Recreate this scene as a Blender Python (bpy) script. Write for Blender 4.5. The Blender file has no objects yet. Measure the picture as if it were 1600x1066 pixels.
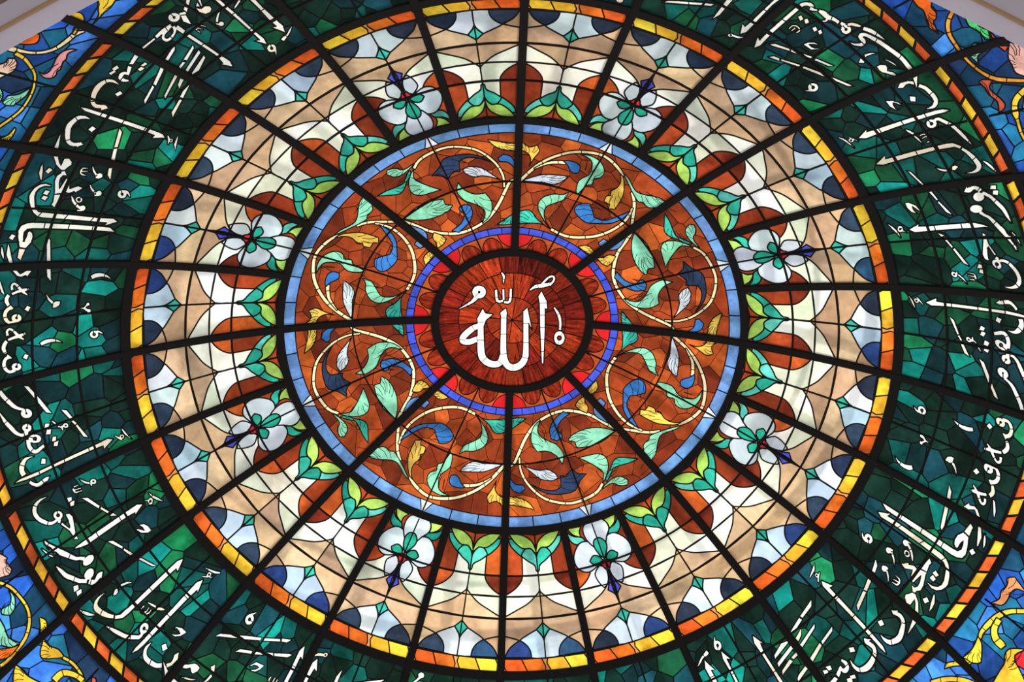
import bpy, math, random
from mathutils import Vector, Matrix
from mathutils.geometry import delaunay_2d_cdt, tessellate_polygon

scene = bpy.context.scene
COL = scene.collection

# ------------------------------------------------------------------ camera, sky, exposure
# World frame: X right, Y away from the near wall, Z up; the dome's axis is the Z axis, its springing ring (r = 5 m) is at z = 0.
FOCAL_PX = 3221.02
CAM_POS = Vector((0.0, -9.67602, -16.85061))
CAM_R = ((0.99995562, -0.00831608, 0.00442810), (0.00942153, 0.88262816, -0.46997742), (0.0, 0.46999828, 0.88266733))
cam_data = bpy.data.cameras.new('camera')
cam_data.sensor_fit = 'HORIZONTAL'
cam_data.sensor_width = 36.0
cam_data.lens = 36.0 * FOCAL_PX / 1600.0
cam_data.clip_end = 500
cam = bpy.data.objects.new('camera', cam_data)
COL.objects.link(cam)
_r, _d, _f = (Vector(v) for v in CAM_R)
cam.matrix_world = Matrix(((_r.x, -_d.x, -_f.x, CAM_POS.x), (_r.y, -_d.y, -_f.y, CAM_POS.y), (_r.z, -_d.z, -_f.z, CAM_POS.z), (0, 0, 0, 1)))
scene.camera = cam

world = bpy.data.worlds.new('daylight')
scene.world = world
world.use_nodes = True
wn, wl = world.node_tree.nodes, world.node_tree.links
wn.clear()
w_out = wn.new('ShaderNodeOutputWorld')
w_bg = wn.new('ShaderNodeBackground')
w_tc = wn.new('ShaderNodeTexCoord')
w_sep = wn.new('ShaderNodeSeparateXYZ')
wl.new(w_tc.outputs['Generated'], w_sep.inputs[0])
w_ramp = wn.new('ShaderNodeValToRGB')                 # hall floor below, bright hazy sky above
w_ramp.color_ramp.elements[0].position = 0.47
w_ramp.color_ramp.elements[0].color = (0.38, 0.365, 0.385, 1)
w_ramp.color_ramp.elements[1].position = 0.53
w_ramp.color_ramp.elements[1].color = (1.0, 1.0, 0.985, 1)
w_map = wn.new('ShaderNodeMapRange')
w_map.inputs['From Min'].default_value = -1
wl.new(w_sep.outputs['Z'], w_map.inputs['Value'])
wl.new(w_map.outputs['Result'], w_ramp.inputs['Fac'])
w_dy = wn.new('ShaderNodeMath'); w_dy.operation = 'MULTIPLY_ADD'     # sky brighter on the far side
w_dy.inputs[1].default_value = 0.40
w_dy.inputs[2].default_value = 0.84
wl.new(w_sep.outputs['Y'], w_dy.inputs[0])
wl.new(w_ramp.outputs['Color'], w_bg.inputs['Color'])
wl.new(w_dy.outputs[0], w_bg.inputs['Strength'])
wl.new(w_bg.outputs[0], w_out.inputs['Surface'])

sun_data = bpy.data.lights.new('sun', 'SUN')            # hazy sun over the roof, from the far right
sun_data.energy = 1.05
sun_data.angle = 2.2 * math.pi / 180
sun_data.color = (1.0, 0.97, 0.92)
sun = bpy.data.objects.new('sun', sun_data)
COL.objects.link(sun)
sun.rotation_euler = Vector((0.30, 0.42, 0.86)).to_track_quat('Z', 'Y').to_euler()

scene.view_settings.view_transform = 'Standard'
scene.view_settings.look = 'None'
scene.view_settings.gamma = 1
scene.view_settings.use_curve_mapping = False
scene.view_settings.exposure = 0.54
EXPO = 2 ** 0.54
scene.cycles.max_bounces = 6
scene.cycles.transmission_bounces = 4

# ------------------------------------------------------------------ dome geometry
R = 7.933406
ZC = -math.sqrt(R * R - 25.0)
PHI = 0.022965
RAD = math.pi / 180


def uv(r, th):
    t = th * RAD + PHI
    return (r * math.sin(t), -r * math.cos(t))


def polar(u, v):
    return math.hypot(u, v), math.atan2(u, -v) - PHI


def dome(u, v, off=0.0):
    """point on the glass; off moves it into the room along the dome's normal"""
    z = math.sqrt(max(R * R - u * u - v * v, 0.01))
    k = 1.0 - off / R
    return Vector((u * k, v * k, ZC + z * k))


def lin(c):
    return tuple(((x / 255) / 12.92 if x / 255 <= 0.04045 else ((x / 255 + 0.055) / 1.055) ** 2.4) for x in c)


# ------------------------------------------------------------------ materials
def glass_material(name, scale, amount, fine=0.15, streak=None, white=0.0):
    m = bpy.data.materials.new(name)
    m.use_nodes = True
    n, l = m.node_tree.nodes, m.node_tree.links
    n.clear()
    out = n.new('ShaderNodeOutputMaterial')
    att = n.new('ShaderNodeAttribute'); att.attribute_name = 'glass_tone'
    geo = n.new('ShaderNodeNewGeometry')
    no = n.new('ShaderNodeTexNoise')
    no.inputs['Detail'].default_value = 4
    no.inputs['Roughness'].default_value = 0.55
    no.inputs['Distortion'].default_value = 0.6
    if streak:
        u = n.new('ShaderNodeUVMap'); u.uv_map = 'polar'
        mp = n.new('ShaderNodeMapping')
        mp.inputs['Scale'].default_value = (streak[0], streak[1], 1)
        l.new(u.outputs[0], mp.inputs[0])
        l.new(mp.outputs[0], no.inputs['Vector'])
        no.inputs['Scale'].default_value = 1.0
    else:
        l.new(geo.outputs['Position'], no.inputs['Vector'])
        no.inputs['Scale'].default_value = scale
    n2 = n.new('ShaderNodeTexNoise')
    n2.inputs['Scale'].default_value = scale * 6
    n2.inputs['Detail'].default_value = 3
    l.new(geo.outputs['Position'], n2.inputs['Vector'])
    r1 = n.new('ShaderNodeMapRange')
    r1.inputs['From Min'].default_value = 0.3; r1.inputs['From Max'].default_value = 0.7
    r1.inputs['To Min'].default_value = 1 - amount; r1.inputs['To Max'].default_value = 1 + amount
    l.new(no.outputs['Fac'], r1.inputs['Value'])
    r2 = n.new('ShaderNodeMapRange')
    r2.inputs['From Min'].default_value = 0.3; r2.inputs['From Max'].default_value = 0.7
    r2.inputs['To Min'].default_value = 1 - fine; r2.inputs['To Max'].default_value = 1 + fine
    l.new(n2.outputs['Fac'], r2.inputs['Value'])
    mu = n.new('ShaderNodeMath'); mu.operation = 'MULTIPLY'
    l.new(r1.outputs['Result'], mu.inputs[0]); l.new(r2.outputs['Result'], mu.inputs[1])
    vm = n.new('ShaderNodeVectorMath'); vm.operation = 'SCALE'
    l.new(att.outputs['Color'], vm.inputs[0]); l.new(mu.outputs[0], vm.inputs['Scale'])
    mn = n.new('ShaderNodeVectorMath'); mn.operation = 'MINIMUM'
    mn.inputs[1].default_value = (0.97, 0.97, 0.97)
    l.new(vm.outputs[0], mn.inputs[0])
    tr = n.new('ShaderNodeBsdfTranslucent')
    l.new(mn.outputs[0], tr.inputs['Color'])
    gl = n.new('ShaderNodeBsdfGlossy'); gl.inputs['Roughness'].default_value = 0.25
    mx = n.new('ShaderNodeMixShader'); mx.inputs[0].default_value = 0.008
    l.new(tr.outputs[0], mx.inputs[1]); l.new(gl.outputs[0], mx.inputs[2])
    l.new(mx.outputs[0], out.inputs['Surface'])
    return m


def solid_material(name, color, rough=0.6, metallic=0.0, var=0.15, scale=4.0):
    m = bpy.data.materials.new(name)
    m.use_nodes = True
    n, l = m.node_tree.nodes, m.node_tree.links
    b = n['Principled BSDF']
    b.inputs['Roughness'].default_value = rough
    b.inputs['Metallic'].default_value = metallic
    no = n.new('ShaderNodeTexNoise'); no.inputs['Scale'].default_value = scale; no.inputs['Detail'].default_value = 4
    geo = n.new('ShaderNodeNewGeometry'); l.new(geo.outputs['Position'], no.inputs['Vector'])
    mr = n.new('ShaderNodeMapRange'); mr.inputs['To Min'].default_value = 1 - var; mr.inputs['To Max'].default_value = 1 + var
    l.new(no.outputs['Fac'], mr.inputs['Value'])
    vm = n.new('ShaderNodeVectorMath'); vm.operation = 'SCALE'
    vm.inputs[0].default_value = lin(color)
    l.new(mr.outputs['Result'], vm.inputs['Scale'])
    l.new(vm.outputs[0], b.inputs['Base Color'])
    return m


MAT = {
    'opal': glass_material('opalescent_glass', 1.5, 0.36, 0.07),
    'cathedral': glass_material('mottled_cathedral_glass', 3.2, 0.38, 0.16),
    'deep': glass_material('deep_green_glass', 3.6, 0.50, 0.14),
    'streaky': glass_material('streaky_red_glass', 6, 0.85, 0.25, streak=(26, 5)),
    'swirl': glass_material('swirled_tan_glass', 2.4, 0.34, 0.10),
    'plain': glass_material('plain_glass', 2.5, 0.14, 0.06),
    'lead': solid_material('blackened_lead', (23, 17, 12), 0.9),
    'steel': solid_material('dark_brown_steel', (23, 15, 11), 0.9),
    'paint': solid_material('black_glass_paint', (30, 30, 26), 0.8),
    'stone': solid_material('lavender_grey_plaster', (226, 215, 224), 0.85, var=0.06),
    'gold': solid_material('dull_gold_paint', (186, 150, 112), 0.6, var=0.12, scale=9),
    'umber': solid_material('umber_stone', (140, 112, 92), 0.8),
}
C = {
    'cream': (250, 245, 222), 'pale': (203, 221, 233), 'grey': (205, 217, 225), 'tan': (210, 174, 136), 'navy': (42, 58, 88),
    'teal': (58, 182, 160), 'jade': (40, 160, 135), 'lime': (172, 214, 98), 'rust': (172, 72, 34), 'crimson': (205, 40, 52), 'violet': (72, 78, 196),
    'gold': (232, 190, 84), 'mint': (136, 212, 176), 'blue': (56, 114, 184), 'sky': (98, 140, 200), 'orange': (238, 108, 36), 'yellow': (250, 204, 62),
    'coral': (232, 84, 56), 'pink': (238, 160, 160), 'blush': (250, 196, 176), 'green': (74, 196, 112), 'brick': (196, 84, 58), 'peach': (240, 160, 104),
    'amber': (240, 160, 60), 'white': (255, 253, 240), 'stem': (250, 228, 178),
}
MATFOR = {'cream': 'opal', 'pale': 'opal', 'tan': 'swirl', 'grey': 'opal', 'navy': 'cathedral', 'rust': 'cathedral'}
WORD = {'mint': 'pale turquoise', 'teal': 'teal green', 'gold': 'golden yellow', 'blue': 'blue', 'navy': 'dark blue', 'grey': 'pale grey', 'sky': 'light blue', 'cream': 'cream',
        'pale': 'pale blue', 'orange': 'orange', 'coral': 'red', 'yellow': 'yellow', 'pink': 'pink', 'blush': 'pale pink', 'green': 'bright green', 'brick': 'brick red',
        'peach': 'peach', 'amber': 'amber', 'crimson': 'crimson', 'lime': 'lime green', 'rust': 'rust brown', 'violet': 'violet', 'jade': 'jade green', 'tan': 'tan'}


def jitter(rng, c, amt):
    k = 1 + rng.uniform(-amt, amt)
    return tuple(max(0, min(255, x * k * (1 + rng.uniform(-amt, amt) * 0.25))) for x in c)


# ------------------------------------------------------------------ flat pattern -> leaded panel
def parse(shape, dth=0.0, mirror=False):
    kind, v = shape
    k = -0.01 if mirror else 0.01
    return kind, [(v[i] / 1000.0, v[i + 1] * k + dth) for i in range(0, len(v), 2)]


def clip_radius(p, r, keep_outer):
    """the part of an outline (dome plane) outside or inside a circle"""
    out = []
    for i in range(len(p)):
        a, b = p[i], p[(i + 1) % len(p)]
        da, db = math.hypot(*a) - r, math.hypot(*b) - r
        if not keep_outer:
            da, db = -da, -db
        if da >= 0:
            out.append(a)
        if da * db < 0:
            t = da / (da - db)
            out.append((a[0] + (b[0] - a[0]) * t, a[1] + (b[1] - a[1]) * t))
    return out


def rounded(p, limit=62):
    """Catmull-Rom through the outline, sharp corners kept"""
    n = len(p)
    sharp = []
    for i in range(n):
        a, b, c = p[i - 1], p[i], p[(i + 1) % n]
        t = math.atan2(c[1] - b[1], c[0] - b[0]) - math.atan2(b[1] - a[1], b[0] - a[0])
        t = abs((t + math.pi) % (2 * math.pi) - math.pi)
        sharp.append(t > limit * RAD)
    out = []
    for i in range(n):
        p1, p2 = p[i], p[(i + 1) % n]
        p0 = p1 if sharp[i] else p[i - 1]
        p3 = p2 if sharp[(i + 1) % n] else p[(i + 2) % n]
        m = 3 if math.hypot(p2[0] - p1[0], p2[1] - p1[1]) > 0.03 else 2
        for j in range(m):
            t = j / m
            out.append(tuple(0.5 * (2 * p1[k] + (p2[k] - p0[k]) * t + (2 * p0[k] - 5 * p1[k] + 4 * p2[k] - p3[k]) * t * t + (3 * p1[k] - p0[k] - 3 * p2[k] + p3[k]) * t ** 3) for k in (0, 1)))
    return out


class Shape:
    """a list of triangles in the flattened dome plane"""

    def __init__(self):
        self.tris = []
        self.outlines = []

    def add(self, kind, pts, smooth=False):
        p = [uv(*q) for q in pts]
        if smooth and kind == 'P':
            p = rounded(p)
        if kind == 'S':
            for i in range(0, len(p) - 3, 2):
                a, b, c, d = p[i], p[i + 1], p[i + 3], p[i + 2]
                self.tris += [(a, b, c), (a, c, d)]
            self.outlines.append(('S', p))
        else:
            for t in tessellate_polygon([[Vector((x, y, 0)) for x, y in p]]):
                self.tris.append(tuple(p[i] for i in t))
            self.outlines.append(('P', p))
        return self

    def add_flat(self, p):
        if len(p) > 2:
            for t in tessellate_polygon([[Vector((x, y, 0)) for x, y in p]]):
                self.tris.append(tuple(p[i] for i in t))
        return self


def poly(pts):
    return Shape().add('P', pts)


def area(t):
    (a, b), (c, d), (e, f) = t
    return abs((c - a) * (f - b) - (e - a) * (d - b)) * 0.5


def mesh_object(name, verts, faces, mat, parent, loc, tones=None, smooth=False, extra=None):
    me = bpy.data.meshes.new(name)
    n_main = len(faces)
    if extra:
        faces = faces + extra[0]
        tones = tones + [(0, 0, 0)] * len(extra[0])
    me.from_pydata([v - loc for v in verts], [], faces)
    me.materials.append(mat)
    if extra:
        me.materials.append(extra[1])
        for i in range(n_main, len(faces)):
            me.polygons[i].material_index = 1
    if tones is not None:
        at = me.color_attributes.new('glass_tone', 'FLOAT_COLOR', 'CORNER')
        ul = me.uv_layers.new(name='polar')
        k = 0
        for f, tone in zip(me.polygons, tones):
            for li in f.loop_indices:
                at.data[li].color = (*tone, 1)
                w = verts[me.loops[li].vertex_index]
                rr, tt = polar(w.x, w.y)
                ul.data[li].uv = (tt, rr)
    if smooth:
        me.polygons.foreach_set('use_smooth', [True] * len(me.polygons))
    o = bpy.data.objects.new(name, me)
    COL.objects.link(o)
    if parent:
        o.parent = parent
    return o


def ribbon(verts, faces, path, w, depth, ext=0.0, base=0.001, shift=0.0):
    """came along a path in the dome plane: sides on the glass, a rounded back towards the room"""
    p = [Vector(q) for q in path]
    if len(p) < 2:
        return
    closed = (p[0] - p[-1]).length < 1e-5 and len(p) > 3
    if ext and not closed:
        d = (p[0] - p[1]); d.normalize(); p[0] = p[0] + d * ext
        d = (p[-1] - p[-2]); d.normalize(); p[-1] = p[-1] + d * ext
    n = len(p)
    s = len(verts)
    for i in range(n):
        if closed:
            a, b = p[i - 1 if i else n - 2], p[i + 1 if i < n - 1 else 1]
        else:
            a, b = p[max(i - 1, 0)], p[min(i + 1, n - 1)]
        t = b - a
        if t.length < 1e-9:
            t = Vector((1, 0))
        t.normalize()
        nn = Vector((-t.y, t.x))
        q = p[i] + nn * shift
        for off, dep in ((w * 0.5, base), (w * 0.38, base + depth * 0.8), (0, base + depth), (-w * 0.38, base + depth * 0.8), (-w * 0.5, base)):
            v = q + nn * off
            verts.append(dome(v.x, v.y, dep))
    for i in range(n - 1):
        for k in range(4):
            a = s + i * 5 + k
            faces.append((a, a + 1, a + 6, a + 5))


class Panel:
    def __init__(self, name, label, category, group, r0, r1, t0, t1, seed=0, grid=0.11, cut_lines=()):
        self.cut_lines = cut_lines
        self.subs = {}
        self.extra = {}
        self.rng = random.Random(seed)
        self.r0, self.r1, self.t0, self.t1 = r0, r1, t0, t1
        tm, rm = (t0 + t1) / 2, (r0 + r1) / 2
        self.loc = dome(*uv(rm, tm)) if r0 > 0.01 else dome(0, 0)
        e = bpy.data.objects.new(name, None)
        e.location = self.loc
        e.empty_display_size = 0.2
        e['label'] = label; e['category'] = category
        if group:
            e['group'] = group
        COL.objects.link(e)
        self.root = e
        self.pieces = []      # (triangles, part key, tone, material, lead width)
        self.parts = {}       # key -> (name, label)
        self.over = []        # overlay lines (path, width, kind)
        self.clip = None
        self.base = []
        nr = max(2, int((r1 - r0) / grid)); nt = max(3, int((t1 - t0) * RAD * r1 / grid))
        for i in range(nr):
            for j in range(nt):
                a, b = r0 + (r1 - r0) * i / nr, r0 + (r1 - r0) * (i + 1) / nr
                c, d = t0 + (t1 - t0) * j / nt, t0 + (t1 - t0) * (j + 1) / nt
                q = [uv(a, c), uv(b, c), uv(b, d), uv(a, d)]
                if a < 1e-4:
                    self.base.append(q[1:])
                else:
                    self.base.append(q)

    def piece(self, shape, key, part, color, mat='plain', lead=0.014, jit=0.06, label=None, sub=None, halo=False):
        if key not in self.parts:
            self.parts[key] = (part, label, sub)
        self.pieces.append((shape.tris, key, lin(jitter(self.rng, color, jit)), mat, lead, halo))

    def line(self, pts, w, kind='support_bar'):
        self.over.append(([uv(*q) for q in pts], w, kind))

    def build(self):
        verts, edges, tris = [], [], []

        def put(tri):
            s = len(verts)
            verts.extend(Vector(q) for q in tri)
            edges.extend((s + i, s + (i + 1) % len(tri)) for i in range(len(tri)))
        for q in self.base:
            put(q)
        umin = min(x for q in self.base for x, _ in q); umax = max(x for q in self.base for x, _ in q)
        vmin = min(y for q in self.base for _, y in q); vmax = max(y for q in self.base for _, y in q)
        for a, b in self.cut_lines:
            edges.append((len(verts), len(verts) + 1)); verts.extend((Vector(a), Vector(b)))
        cell = 0.05
        bins = {}
        for pid, (lst, *_r) in enumerate(self.pieces):
            for t in lst:
                if area(t) < 1e-8:
                    continue
                x0, x1 = min(x for x, _ in t), max(x for x, _ in t)
                y0, y1 = min(y for _, y in t), max(y for _, y in t)
                if x1 < umin or x0 > umax or y1 < vmin or y0 > vmax:
                    continue
                put(t)
                for i in range(int(max(x0, umin) // cell), int(min(x1, umax) // cell) + 1):
                    for j in range(int(max(y0, vmin) // cell), int(min(y1, vmax) // cell) + 1):
                        bins.setdefault((i, j), []).append((pid, t))
        ov, oe, of, _a, _b, _c = delaunay_2d_cdt(verts, edges, [], 0, 2e-5, False)
        tri_piece = []
        tmid = (self.t0 + self.t1) / 2 * RAD
        half = (self.t1 - self.t0) / 2 * RAD
        for f in of:
            c = (ov[f[0]] + ov[f[1]] + ov[f[2]]) / 3
            rr, tt = polar(c.x, c.y)
            dt = abs((tt - tmid + math.pi) % (2 * math.pi) - math.pi)
            best = None
            if self.r0 <= rr <= self.r1 and dt <= half and (self.clip is None or self.clip(c.x, c.y)):
                for pid, ((ax, ay), (bx, by), (cx, cy)) in bins.get((int(c.x // cell), int(c.y // cell)), ()):
                    if best is not None and pid <= best:
                        continue
                    d1 = (bx - ax) * (c.y - ay) - (by - ay) * (c.x - ax)
                    d2 = (cx - bx) * (c.y - by) - (cy - by) * (c.x - bx)
                    d3_ = (ax - cx) * (c.y - cy) - (ay - cy) * (c.x - cx)
                    if (d1 >= 0 and d2 >= 0 and d3_ >= 0) or (d1 <= 0 and d2 <= 0 and d3_ <= 0):
                        best = pid
            tri_piece.append(best)
        # glass, one mesh per part
        groups = {}
        for f, p in zip(of, tri_piece):
            if p is not None:
                groups.setdefault(self.pieces[p][1], []).append((f, p))
        cache = {}

        def d3(i):
            if i not in cache:
                cache[i] = dome(ov[i].x, ov[i].y)
            return cache[i]
        for key, lst in groups.items():
            a = sum(area(tuple((ov[i].x, ov[i].y) for i in f)) for f, _p in lst)
            if a < 2e-4:
                continue
            ids, vs, fs, tones = {}, [], [], []
            for f, p in lst:
                g = []
                for i in reversed(f):
                    if i not in ids:
                        ids[i] = len(vs); vs.append(d3(i))
                    g.append(ids[i])
                fs.append(g); tones.append(self.pieces[p][2])
            part, label, sub = self.parts[key]
            parent = self.root
            if sub:
                if sub not in self.subs:
                    e = bpy.data.objects.new(sub, None)
                    e.empty_display_size = 0.1
                    e.parent = self.root
                    COL.objects.link(e)
                    self.subs[sub] = e
                parent = self.subs[sub]
            extra = None
            if key in self.extra:
                kind, paths = self.extra[key]
                xf = []
                n0 = len(vs)
                for path, w in paths:
                    ribbon(vs, xf, path, w, 0.0035 if kind == 'paint' else 0.006)
                extra = (xf, MAT[kind])
            o = mesh_object(part, vs, fs, MAT[self.pieces[lst[0][1]][3]], parent, self.loc, tones, True, extra)
            if label:
                o['label'] = label
        # cames: every edge between two different pieces
        em = {}
        halo_left = set()
        for f, p in zip(of, tri_piece):
            for i in range(len(f)):
                a, b = f[i], f[(i + 1) % len(f)]
                em.setdefault((min(a, b), max(a, b)), []).append(p)
                if p is not None and self.pieces[p][5]:
                    halo_left.add((a, b))
        adj = {}
        for (a, b), ps in em.items():
            if len(ps) == 2 and ps[0] != ps[1] and None not in ps:
                w = max(self.pieces[ps[0]][4], self.pieces[ps[1]][4])
                if min(self.pieces[ps[0]][4], self.pieces[ps[1]][4]) <= 0:
                    continue
                adj.setdefault(w, {}).setdefault(a, []).append(b)
                adj[w].setdefault(b, []).append(a)
        lv, lf = [], []
        for w, g in adj.items():
            done = set()

            def walk(a, b):
                path = [a, b]
                done.add((min(a, b), max(a, b)))
                while len(g[path[-1]]) == 2:
                    x = [q for q in g[path[-1]] if q != path[-2]]
                    if not x or (min(path[-1], x[0]), max(path[-1], x[0])) in done:
                        break
                    done.add((min(path[-1], x[0]), max(path[-1], x[0])))
                    path.append(x[0])
                return path
            for a in [k for k in g if len(g[k]) != 2] + list(g):
                for b in g[a]:
                    if (min(a, b), max(a, b)) not in done:
                        path = walk(a, b)
                        sh = 0.0
                        if (path[0], path[1]) in halo_left:
                            sh = -(w * 0.5 - 0.004)
                        elif (path[1], path[0]) in halo_left:
                            sh = w * 0.5 - 0.004
                        ribbon(lv, lf, [ov[i] for i in path], w, 0.008, ext=w * 0.35 if not sh else 0, shift=sh)
        if lf:
            mesh_object('lead_came', lv, lf, MAT['lead'], self.root, self.loc, None, False)
        for path, w, kind in self.over:
            vs, fs = [], []
            q = [path[0]]
            for x, y in path[1:]:
                L = math.hypot(x - q[-1][0], y - q[-1][1]); n = max(1, int(L / 0.12)); x0, y0 = q[-1]
                q += [(x0 + (x - x0) * i / n, y0 + (y - y0) * i / n) for i in range(1, n + 1)]
            ribbon(vs, fs, q, w, 0.018, base=0.003)
            mesh_object(kind, vs, fs, MAT['steel'], self.root, self.loc)


def sector(r0, r1, t0, t1, n=8, slant=0.0):
    """slant: the outer edge is shifted by this many degrees"""
    a = [(r0, t0 + (t1 - t0) * i / n) for i in range(n + 1)]
    b = [(r1, t1 + slant + (t0 - t1) * i / n) for i in range(n + 1)]
    return poly(a + b)


def voronoi(rng, r0, r1, t0, t1, count, spacing=0.5):
    """irregular shards filling a sector; returns polygons of (r, theta)"""
    rm = (r0 + r1) / 2
    k = rm * RAD
    x0, x1, y0, y1 = t0 * k, t1 * k, r0, r1
    seeds = []
    best = math.sqrt((x1 - x0) * (y1 - y0) / count)
    tries = 0
    while len(seeds) < count and tries < 4000:
        tries += 1
        p = (rng.uniform(x0, x1), rng.uniform(y0, y1))
        if all((p[0] - q[0]) ** 2 + (p[1] - q[1]) ** 2 > (best * spacing) ** 2 for q in seeds):
            seeds.append(p)
    cells = []
    for i, s in enumerate(seeds):
        c = [(x0, y0), (x1, y0), (x1, y1), (x0, y1)]
        for j, q in enumerate(seeds):
            if i == j:
                continue
            mx, my = (s[0] + q[0]) / 2, (s[1] + q[1]) / 2
            nx, ny = q[0] - s[0], q[1] - s[1]
            out = []
            for a in range(len(c)):
                p1, p2 = c[a], c[(a + 1) % len(c)]
                d1 = (p1[0] - mx) * nx + (p1[1] - my) * ny
                d2 = (p2[0] - mx) * nx + (p2[1] - my) * ny
                if d1 <= 0:
                    out.append(p1)
                if d1 * d2 < 0:
                    t = d1 / (d1 - d2)
                    out.append((p1[0] + (p2[0] - p1[0]) * t, p1[1] + (p2[1] - p1[1]) * t))
            c = out
            if len(c) < 3:
                break
        if len(c) >= 3:
            cells.append([(y, x / k) for x, y in c])
    return cells


def clock(th):
    m = int(round((th % 360) / 30 * 60 / 15) * 15)
    h = (m // 60) % 12
    return '%d:%02d' % (12 if h == 0 else h, m % 60)


def cuts(panel, key, sh, step, w):
    """thin cames crossing long strokes"""
    for kind, p in sh.outlines:
        if kind == 'S':
            acc = step * 0.5
            for i in range(2, len(p) - 2, 2):
                acc += math.hypot((p[i][0] + p[i + 1][0] - p[i - 2][0] - p[i - 1][0]) / 2, (p[i][1] + p[i + 1][1] - p[i - 2][1] - p[i - 1][1]) / 2)
                if acc > step:
                    acc = 0
                    panel.extra.setdefault(key, ('lead', []))[1].append(([p[i], p[i + 1]], w))
        else:
            far = max(((a, b) for a in p for b in p), key=lambda q: (q[0][0] - q[1][0]) ** 2 + (q[0][1] - q[1][1]) ** 2)
            (ax, ay), (bx, by) = far
            L = math.hypot(bx - ax, by - ay)
            if L < step * 1.7:
                continue
            dx, dy = (bx - ax) / L, (by - ay) / L
            n = int(L / step)
            for k in range(1, n + 1):
                s = L * k / (n + 1)
                hits = []
                for i in range(len(p)):
                    q1, q2 = p[i], p[(i + 1) % len(p)]
                    d1 = (q1[0] - ax) * dx + (q1[1] - ay) * dy - s
                    d2 = (q2[0] - ax) * dx + (q2[1] - ay) * dy - s
                    if d1 * d2 < 0:
                        t = d1 / (d1 - d2)
                        x, y = q1[0] + (q2[0] - q1[0]) * t, q1[1] + (q2[1] - q1[1]) * t
                        hits.append((-(x - ax) * dy + (y - ay) * dx, (x, y)))
                hits.sort()
                for i in range(0, len(hits) - 1, 2):
                    panel.extra.setdefault(key, ('lead', []))[1].append(([hits[i][1], hits[i + 1][1]], w))


def veins(panel, key, sh, n=7, w=0.006):
    for kind, p in sh.outlines:
        if kind != 'P' or len(p) < 7:
            continue
        cx = sum(x for x, _ in p) / len(p); cy = sum(y for _, y in p) / len(p)
        # root: the vertex furthest from the centroid; lines run from the lobed edge towards the midrib
        m = len(p)
        root = max(range(m), key=lambda i: (p[i][0] - cx) ** 2 + (p[i][1] - cy) ** 2)
        for k in range(n):
            f = 0.22 + 0.5 * k / (n - 1)
            i = root + f * m
            i0 = int(i); fr = i - i0
            a, b = p[i0 % m], p[(i0 + 1) % m]
            e = (a[0] + (b[0] - a[0]) * fr, a[1] + (b[1] - a[1]) * fr)
            tx, ty = cx * 0.6 + p[root][0] * 0.4, cy * 0.6 + p[root][1] * 0.4
            q = (e[0] + (tx - e[0]) * 0.55, e[1] + (ty - e[1]) * 0.55)
            md = ((e[0] + q[0]) / 2 + (ty - e[1]) * 0.05, (e[1] + q[1]) / 2 - (tx - e[0]) * 0.05)
            s = (e[0] + (tx - e[0]) * 0.03, e[1] + (ty - e[1]) * 0.03)
            panel.extra.setdefault(key, ('paint', []))[1].append(([s, md, q], w))


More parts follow.
